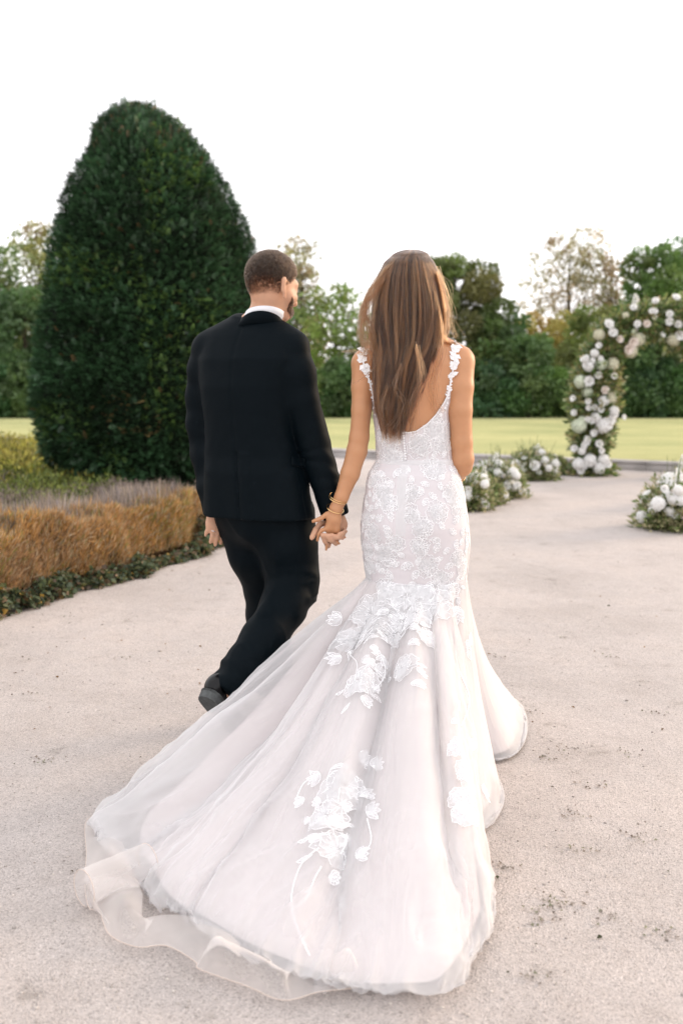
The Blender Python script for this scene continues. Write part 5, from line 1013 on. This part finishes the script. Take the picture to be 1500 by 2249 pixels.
def leaf_motif(rs, L=1.0, W=.34, at=(0, 0), ang=0):
    u = np.linspace(0, 1, 9); w_ = W*np.sin(u*math.pi)**.8*(1+.10*np.sin(u*22)); bend = .18*np.sin(u*2.6)
    up = np.stack([u*L, w_*L*.5+bend*L*.4], -1); dn = np.stack([u*L, -w_*L*.5+bend*L*.4], -1); p = np.concatenate([up, dn[::-1][1:]]); mid = np.stack([u*L, bend*L*.4], -1)
    c, s = math.cos(ang), math.sin(ang); Rm = np.array([[c, s], [-s, c]]); T = lambda q: q@Rm+np.array(at)
    return [(T(mid[4:5])[0], T(p))], [(T(p), .9), (T(mid), .8)]+[(T(np.array([mid[k], (up if sg > 0 else dn)[k+1]*.75+mid[k+1]*.25])), .55) for k in (2, 4, 6) for sg in (-1, 1)]
def bud_motif(rs):
    f, c = [], []
    for a in (-.5, 0, .5):
        g, h = leaf_motif(rs, .8, .55, (0, 0), a); f += g; c += h
    return f, c
def wrap_motif(name, parts, org, nrm, xdir, size, bvh, parent, b0, cordw=.0016, lift=.0013, grid=None):
    n = np.array(nrm); x = norm(np.array(xdir)-n*np.dot(xdir, n)); y = np.cross(n, x); fills, cords = parts; cordw = cordw
    if grid is not None:                 # follow the cloth through its own grid lines
        S, SN, iu, it = grid; nu, nv_ = S.shape[:2]; w5 = 14
        al = lambda A: np.linalg.norm(np.diff(A, axis=0), axis=1).mean()
        su_ = S[np.arange(iu-w5, iu+w5+1) % nu, it]; du = norm(su_[-1]-su_[0])*al(su_); t0, t1 = max(it-6, 0), min(it+6, nv_-1); st_ = S[iu, t0:t1+1]; dt = norm(st_[-1]-st_[0])*al(st_); n = norm(np.cross(du, dt)); n = n if np.dot(n, SN[iu, it]) > 0 else -n; x = norm(np.array(xdir)-n*np.dot(xdir, n)); y = np.cross(n, x)
        Jm = np.stack([du, dt], 1); Ji = np.linalg.pinv(Jm)
    def proj(q2, off):
        if grid is not None:
            w = size*(np.asarray(q2)[:, :1]*x+np.asarray(q2)[:, 1:]*y); g_ = w@Ji.T; gu = iu+g_[:, 0]; gt = np.clip(it+g_[:, 1], 0, nv_-1.001)
            a_ = np.floor(gu).astype(int); b_ = np.floor(gt).astype(int); fa = (gu-a_)[:, None]; fb_ = (gt-b_)[:, None]
            bl = lambda A: (A[a_ % nu, b_]*(1-fa)+A[(a_+1) % nu, b_]*fa)*(1-fb_)+(A[a_ % nu, b_+1]*(1-fa)+A[(a_+1) % nu, b_+1]*fa)*fb_
            return bl(S)+norm(bl(SN))*off
        out = []
        for q in q2:
            w = org+size*(q[0]*x+q[1]*y); hit = bvh.find_nearest(Vector(w), .12)
            if hit[0] is None: out.append(w)
            else:
                hn = np.array(hit[1]); hn = hn if np.dot(hn, n) > 0 else -hn; out.append(np.array(hit[0])+hn*off)
        return np.array(out)
    mf, mc = MB(), MB()
    for i, (c, p) in enumerate(fills):
        m_ = (p+c)/2; off = lift*.5+.0003*(i % 5); V = np.concatenate([proj([c], off+.0006), proj(m_, off+.0010), proj(p, off)]); k = len(p)
        mf.add(V, [[0, 1+j, 1+j+1] for j in range(k-1)]); mf.add(V, [[1+j, 1+k+j, 1+k+j+1, 2+j] for j in range(k-1)])
    for p, wf in cords:
        q = proj(p, lift); tg = norm(np.gradient(q, axis=0)); sd_ = norm(np.cross(tg, n)); w_ = cordw*wf
        V = np.stack([q-sd_*w_, q+n*w_*.6, q+sd_*w_], 1).reshape(-1, 3); mc.add(V, grid_faces(len(q), 3))
    ob = mf.build(name, LACEF, parent, tint=False); me = ob.data; ob.location = 0*org
    k0 = len(me.vertices)
    # cords joined into the same motif mesh with their own material
    V = np.concatenate(mf.V+mc.V)-b0; F3 = np.concatenate(mf.F[3]); F4 = np.concatenate(mf.F[4]); F4c = np.concatenate(mc.F[4])+mf.n
    bpy.data.objects.remove(ob); ob = mesh_np(name, V, [F3, F4, F4c], LACEF, parent, smooth=True); ob.data.materials.append(LACE)
    mi = np.zeros(len(F3)+len(F4)+len(F4c), np.int32); mi[len(F3)+len(F4):] = 1; ob.data.polygons.foreach_set('material_index', mi); return ob
def lace(dress, b0, fb, sb, rs, S2, SN):
    def hit_px(px, py, bvh):
        d = Vector(ray(px, py)).normalized(); h = bvh.ray_cast(Vector((0, 0, CH)), d)
        if h[0] is None: return None
        n = np.array(h[1]); n = n if np.dot(n, np.array(d)) < 0 else -n; return np.array(h[0]), n
    def compose(kind):
        if kind == 'spray':
            f, c = [], []
            for k in range(4):
                g, h = leaf_motif(rs, .85, .42, (.05, .02), k*.55-.8+rs.rand()*.2); f += g; c += h
            return f, c
        if kind == 'leaf': return leaf_motif(rs)
        if kind == 'bud': return bud_motif(rs)
        return flower_motif(rs, 4+rs.randint(3))
    def put(kind, px, py, rpx, ang, bvh=sb, w=.0011):
        h = hit_px(px, py, bvh)
        if h is None: return
        c, n = h; xd = math.cos(ang)*np.array([1.0, 0, 0])+math.sin(ang)*np.array([0, -.35, .9]); nm = {'flower': 'lace_flower', 'leaf': 'lace_leaf', 'spray': 'lace_spray', 'bud': 'lace_bud'}[kind]
        iu, it = np.unravel_index(np.argmin(np.linalg.norm(S2-c, axis=-1)), S2.shape[:2]); n = SN[iu, it] if px < 985 else norm(n+np.array([0, -.8, .3]))
        dist = np.linalg.norm(c-[0, 0, CH])*.97
        wrap_motif(nm, compose(kind), c, n, xd, rpx/ppm(dist)*1.12, bvh, dress, b0, w, grid=(S2, SN, iu, it) if px < 985 else None)
    # fitted part: close all-over lace, front and back
    pts = []
    for _ in range(9000):
        t_ = rs.uniform(-math.pi, math.pi); y_ = rs.uniform(930, 1290); q = dress_pt(np.array(t_), np.array(zpx(y_)), .006); r_ = .017+.032*rs.rand()**1.3
        if abs(math.degrees(t_)) < 40 and y_ < 955: continue
        if abs(t_+.12) < .16 and 1000 < y_ < 1175 : continue
        if abs(q[2]-zpx(1012)) < .02: continue
        if all(np.linalg.norm(q-p)*1.0 > .70*(r_+k) for p, k in pts): pts.append((q, r_))
        if len(pts) > 270: break
    for q, r_ in pts:
        h = fb.find_nearest(Vector(q)); n = np.array(h[1]); ctr = np.array([np.interp(q[2], bz, bcx), np.interp(q[2], bz, bcy), q[2]]); n = n if np.dot(n, q-ctr) > 0 else -n; a = rs.rand()*6.28
        e = norm(np.cross(n, [0, 0, 1.0])); xd = math.cos(a)*e+math.sin(a)*np.array([0, 0, 1.0]); big = r_ > .029
        wrap_motif('lace_flower' if big else 'lace_leaf', flower_motif(rs, 4+rs.randint(3)) if big else compose('spray'), q, n, xd, r_*(1.15 if big else 1.3), fb, dress, b0, .0013)
    # trailing clusters on the skirt
    F = [('flower', 818, 1345, 50, 0), ('flower', 892, 1312, 58, .5), ('flower', 962, 1322, 40, 1), ('flower', 780, 1405, 42, .2), ('flower', 868, 1392, 42, .8), ('flower', 787, 1490, 46, .3), ('bud', 792, 1535, 34, -1.4), ('flower', 884, 1470, 36, .3), ('bud', 905, 1505, 26, -1.3), ('flower', 940, 1400, 30, .3),
         ('flower', 850, 1296, 34, .4), ('flower', 920, 1292, 34, 1.2), ('flower', 985, 1296, 30, .2), ('spray', 830, 1300, 34, .6), ('spray', 955, 1296, 30, 2.2), ('flower', 915, 1345, 36, .7), ('spray', 750, 1360, 36, 2.6), ('spray', 752, 1440, 32, 3.4), ('spray', 825, 1470, 34, -.6), ('leaf', 815, 1525, 32, -1.2), ('leaf', 770, 1545, 28, -2), ('spray', 845, 1440, 30, -2), ('bud', 858, 1350, 30, -1.5), ('spray', 1000, 1345, 30, -1.2), ('flower', 1030, 1425, 22, 0), ('spray', 1030, 1395, 26, -1.4),
         ('flower', 756, 1722, 52, .2), ('flower', 716, 1792, 42, .9), ('flower', 740, 1868, 50, .4), ('spray', 792, 1672, 46, .9), ('spray', 800, 1790, 44, .1), ('spray', 700, 1702, 42, 2.2), ('bud', 672, 1755, 32, 3.0), ('bud', 726, 1925, 34, -1.5), ('leaf', 690, 1840, 36, 2.8), ('spray', 782, 1890, 36, -.4), ('leaf', 690, 1875, 32, 3.5), ('leaf', 760, 1820, 34, -2.2), ('spray', 815, 1690, 34, -.2), ('leaf', 745, 1840, 26, 1.2),
         ('flower', 1028, 1700, 40, .2), ('flower', 1012, 1752, 30, .6), ('flower', 1016, 1790, 30, 0), ('spray', 1040, 1650, 30, 1.3), ('spray', 1062, 1745, 28, .3), ('leaf', 1030, 1800, 30, -.6), ('flower', 1006, 1640, 26, .5), ('bud', 1002, 1590, 24, 1.6), ('spray', 1010, 1560, 22, 1.5)]
    for k, a, b, r_, an in F: put(k, a, b, r_, an)
    for k, a, b, r_, an in F:
        if k != 'flower' or a > 985: continue
        for q in range(3):
            an2 = rs.rand()*6.283; put(('leaf', 'spray', 'bud')[q], a+math.cos(an2)*r_*.95, b-math.sin(an2)*r_*.75, r_*(.62, .6, .5)[q], an2+rs.randn()*.4)
    # long embroidered stems
    for pl in ([(690, 1708), (665, 1725), (650, 1760)], [(700, 1865), (670, 1890), (650, 1930), (640, 1990), (660, 2060), (685, 2110)], [(705, 1905), (690, 1930), (672, 1975), (642, 2000)], [(806, 1800), (815, 1850), (790, 1890)], [(832, 1430), (845, 1480), (820, 1520)], [(770, 1440), (785, 1460), (780, 1500)], [(1010, 1480), (1030, 1540), (1010, 1600)], [(745, 1830), (760, 1850), (745, 1880)]):
        w3 = [];
        for a, b in spline(pl, 22):
            h = hit_px(a, b, sb)
            if h is not None: w3.append(h[0]+h[1]*.002)
        if len(w3) > 5: mb = MB(); tube(mb, spline(w3[::2], 40)-b0, .0018, 5); mb.build('lace_stem', LACE, dress)

# ================================================================== long hair
def bride_hair(o, b0, rs):
    ys = np.array([547, 550, 556, 575, 605, 640, 680, 720, 760, 800, 850, 900, 950.])
    xl = np.array([898, 882, 867, 846, 831, 824, 820, 821, 826, 826, 828, 829, 842.]); xr = np.array([912, 926, 938, 952, 966, 975, 980, 979, 970, 955, 938, 924, 906.])
    yc = np.array([3.52, 3.52, 3.52, 3.52, 3.515, 3.51, 3.50, 3.49, 3.465, 3.445, 3.435, 3.425, 3.42]); dp = np.array([.02, .045, .07, .10, .115, .118, .112, .10, .075, .060, .052, .046, .035])
    n = 22000; m = 32; ncl = 620
    cs = rs.uniform(-1, 1, ncl); cs = np.sign(cs)*np.abs(cs)**.9; ce = rs.uniform(872, 962, ncl)-85*np.clip((cs-.3)/.7, 0, 1)-rs.rand(ncl)**4*110; cph = rs.rand(ncl)*6.28; clay = rs.rand(ncl)**.7; camp = .4+rs.rand(ncl)*1.2; cdr = rs.randn(ncl)*.16; cwd = .012+.05*rs.rand(ncl)**2
    k = rs.randint(0, ncl, n); kk = k[:, None]; s0 = cs[k]; yend = ce[k]+rs.randn(n)*12-rs.rand(n)**5*120; lay = np.clip(clay[k]+rs.randn(n)*.06, 0, 1)
    t = np.linspace(0, 1, m)[None]; y = 547+(yend[:, None]-547)*t**1.15
    jit = rs.randn(n, 1)*cwd[k][:, None]; s = s0[:, None]+cdr[kk]*sstep(.2, 1, t)+jit*(1.5-.9*sstep(.1, .6, t)-.35*sstep(.8, 1, t)); s = np.clip(s, -1.03, 1.03)
    L_, R_ = np.interp(y, ys, xl), np.interp(y, ys, xr); wave = sstep(.30, 1, t)*(4.5*camp[kk]*np.sin(cph[kk]+t*(6+3*camp[kk]))+2.2*np.sin(cph[kk]*2+t*15))
    x = (L_+R_)/2+s*(R_-L_)/2+wave+rs.randn(n, 1)*2.2*t**3
    hd = np.sqrt(np.clip(1-s**2*.96, 0, 1)); Yd = np.interp(y, ys, yc)-np.interp(y, ys, dp)*hd*(1-.38*lay[:, None]*sstep(.05, .3, t)-.05*rs.rand(n, 1))-.007*np.sin(cph[kk]*3+t*9)*sstep(.25, 1, t)*camp[kk]
    # back to world space
    def toW(x, y, Y):
        dx = (x-CX)/FPX; dy = (CY-y)/FPX; c, s_ = math.cos(PITCH), math.sin(PITCH); d = np.stack([dx, c+dy*s_, -s_+dy*c], -1); return np.array([0, 0, CH])+d*(Y/d[..., 1])[..., None]
    W = toW(x, y, Yd); csh = np.clip(rs.rand(ncl)**1.7, 0, 1); hair_obj('hair', W-b0, .00045, HAIR_B, o, np.clip(csh[k]*.85+.15*rs.rand(n)-.1*lay+.22*np.clip(s0-.5, 0, 1), 0, 1))  # strands on the right are paler: the sun's gold is put into their colour
    # hair falling in front of the shoulders and round the face side
    n2 = 3500; s1 = np.where(rs.rand(n2) < .5, -1, 1)*rs.uniform(.80, 1.0, n2); dep = rs.rand(n2); ye = rs.uniform(700, 820, n2); y = 550+(ye[:, None]-550)*t; L_, R_ = np.interp(y, ys, xl), np.interp(y, ys, xr)
    x = (L_+R_)/2+s1[:, None]*(R_-L_)/2*(.97-.15*dep[:, None])+3*np.sin(t*7+s1[:, None]*4); Yd = 3.52+.095*dep[:, None]*np.sin(np.clip(t*1.3, 0, 1)*math.pi/2)+rs.randn(n2, 1)*.004
    hair_obj('side_hair', toW(x, y, Yd)-b0, .0005, HAIR_B, o, rs.rand(n2)**1.3)
    # loose locks: blown out at the left, across the right shoulder, stray ends
    def lock(ctl, cnt, spread, r_=.0004):
        pts = []
        for _ in range(cnt):
            c = np.array([[a+rs.randn()*spread*(.25+.9*i/(len(ctl)-1)), b+rs.randn()*spread*.6, Y+rs.randn()*.008] for i, (a, b, Y) in enumerate(ctl)]); sp = spline(c, 24); pts.append(toW(sp[:, 0], sp[:, 1], sp[:, 2]))
        return pts
    A = []
    A += lock([(866, 572, 3.46), (832, 610, 3.45), (806, 650, 3.45), (793, 700, 3.45), (794, 740, 3.45), (806, 765, 3.44)], 60, 6)+lock([(850, 590, 3.46), (822, 640, 3.45), (800, 675, 3.45), (812, 720, 3.44), (818, 770, 3.44)], 100, 7)+lock([(845, 605, 3.44), (818, 655, 3.43), (800, 690, 3.43), (796, 735, 3.43), (815, 790, 3.42)], 50, 8)
    A += lock([(960, 600, 3.46), (978, 680, 3.45), (976, 740, 3.44), (1000, 757, 3.46), (1022, 768, 3.48), (1034, 785, 3.49)], 90, 4)+lock([(955, 640, 3.44), (970, 720, 3.42), (965, 780, 3.40), (950, 850, 3.38), (962, 905, 3.38)], 40, 8)
    A += lock([(880, 800, 3.36), (868, 850, 3.355), (882, 890, 3.355), (858, 945, 3.36)], 26, 9)+lock([(915, 760, 3.36), (925, 830, 3.35), (908, 890, 3.35), (900, 952, 3.355)], 30, 10)+lock([(850, 850, 3.37), (838, 900, 3.37), (845, 948, 3.37)], 30, 8)
    A += lock([(815, 720, 3.45), (800, 775, 3.44), (782, 770, 3.44), (752, 772, 3.44)], 9, 6)+lock([(960, 590, 3.46), (985, 640, 3.46), (992, 700, 3.46), (1002, 740, 3.46)], 14, 9)+lock([(830, 800, 3.42), (800, 830, 3.42), (776, 838, 3.42)], 7, 5)
    for _ in range(70):
        sg = 1 if rs.rand() < .5 else -1; y0_ = rs.uniform(560, 760); x0_ = np.interp(y0_, ys, xr if sg > 0 else xl)-sg*6; ln = rs.uniform(30, 90)
        A += lock([(x0_, y0_, 3.46), (x0_+sg*rs.uniform(2, 12), y0_+ln*.4, 3.45), (x0_+sg*rs.uniform(-2, 22), y0_+ln*.8, 3.45), (x0_+sg*rs.uniform(-8, 26), y0_+ln, 3.45)], 1, 1)
    hair_obj('loose_locks', np.array(A)-b0, .00042, HAIR_B, o, .25+.6*rs.rand(len(A)))
bride()

# ================================================================== loose litter on the gravel
def litter():
    rs = np.random.RandomState(91)
    n = 900; p = np.stack([rs.uniform(-3, 3, n), 1.6+6.5*rs.rand(n)**1.3, 0*rs.rand(n)], -1); q = vnoise(p, 1.2, 4); ok = rs.rand(n) < .35+.8*np.clip(q, 0, 1)+.6*(p[:, 0] < -1); p = p[ok]; n = len(p); p[:, 2] = ground_z(p[:, 0], p[:, 1])+.005
    col = np.array([[.12, .10, .07], [.22, .13, .06], [.09, .10, .05], [.30, .19, .09]])[rs.randint(0, 4, n)]*(.5+.7*rs.rand(n, 1)); L = .008+.018*rs.rand(n)**2
    V, F, T = leaf_cloud(p, rs.randn(n, 3)*[1, 1, .12], np.array([0, 0, 1.0])+rs.randn(n, 3)*.3, L, L*.55, col, .3)
    tag(mesh_np('leaf_litter', V, F, DRY, tint=T), 'small dry leaves scattered over the gravel', 'leaf litter', kind='stuff')
    # pebbles
    t_ = (1+5**.5)/2; iv = norm(np.array([[-1, t_, 0], [1, t_, 0], [-1, -t_, 0], [1, -t_, 0], [0, -1, t_], [0, 1, t_], [0, -1, -t_], [0, 1, -t_], [t_, 0, -1], [t_, 0, 1], [-t_, 0, -1], [-t_, 0, 1]], float))
    fc = np.array([[0, 11, 5], [0, 5, 1], [0, 1, 7], [0, 7, 10], [0, 10, 11], [1, 5, 9], [5, 11, 4], [11, 10, 2], [10, 7, 6], [7, 1, 8], [3, 9, 4], [3, 4, 2], [3, 2, 6], [3, 6, 8], [3, 8, 9], [4, 9, 5], [2, 4, 11], [6, 2, 10], [8, 6, 7], [9, 8, 1]])
    n = 9000; x = rs.uniform(-2.6, 2.6, n); y = 1.5+4.5*rs.rand(n)**1.6; r = .0014+.003*rs.rand(n)**4; r[:26] = .006+.006*rs.rand(26)
    c = np.stack([x, y, ground_z(x, y)+r*.3], -1); V = (iv[None]*(1+rs.randn(n, 12, 1)*.15)*(r[:, None, None]*np.array([1.2, 1, .7]))+c[:, None]).reshape(-1, 3); F = (fc[None]+np.arange(n)[:, None, None]*12).reshape(-1, 3)
    T = np.repeat(np.array([.52, .47, .43])*(.55+.75*rs.rand(n, 1)), 12, 0)
    tag(mesh_np('pebbles', V, F, pbsdf('pebble', (1, 1, 1), .8, .3, tint=True), smooth=False, tint=T), 'fine loose pebbles lying on the gravel', 'pebbles', kind='stuff')
    # crumbs of earth and moss trodden into the gravel
    cl = [(1205, 1660, 30), (1250, 1640, 26), (1300, 1720, 22), (1345, 1442, 16), (1265, 1785, 24), (1120, 1900, 26), (1280, 1860, 22), (1210, 1985, 40), (1230, 1975, 26), (1190, 2020, 22), (1400, 1830, 24), (1440, 1560, 20), (1330, 2010, 22), (1455, 2050, 24), (1160, 1560, 16), (1090, 1440, 12), (1240, 1400, 12), (105, 1665, 20), (330, 1250, 14), (150, 1350, 12), (60, 1520, 14), (260, 1440, 12), (1380, 1650, 18), (1180, 2140, 24)]
    C, Dd, Ns, L_, T = [], [], [], [], []
    for px, py, r in cl:
        c = G(px, py); sc = r/ppm(c[1])
        for _ in range(int(6+r*.6)):
            q = c+np.array([rs.randn()*sc*1.0, rs.randn()*sc*.8, 0]); q[2] = ground_z(np.array(q[0]), np.array(q[1]))+.003+.004*rs.rand(); C.append(q); Dd.append(rs.randn(3)*[1, 1, .35]); Ns.append(rs.randn(3)*.5+[0, 0, 1]); L_.append(.004+.010*rs.rand()); T.append(np.array([.33, .29, .25] if rs.rand() < .75 else [.27, .27, .19])*(.7+.6*rs.rand()))
    V, F, T_ = leaf_cloud(np.array(C), np.array(Dd), np.array(Ns), np.array(L_), np.array(L_)*.8, np.array(T), .4)
    tag(mesh_np('earth_crumbs', V, F, DRY, tint=T_), 'dark crumbs of earth and moss trodden into the gravel', 'earth crumbs', kind='stuff')
litter()

# leafy masses that are stuff parts of their thing
for ob in SC.objects:
    if ob.parent is not None and ob.name.split('.')[0] in ('greenery', 'dry_foliage', 'seed_stalks', 'top_shoots', 'stems', 'strap_leaves'): ob['kind'] = 'stuff'
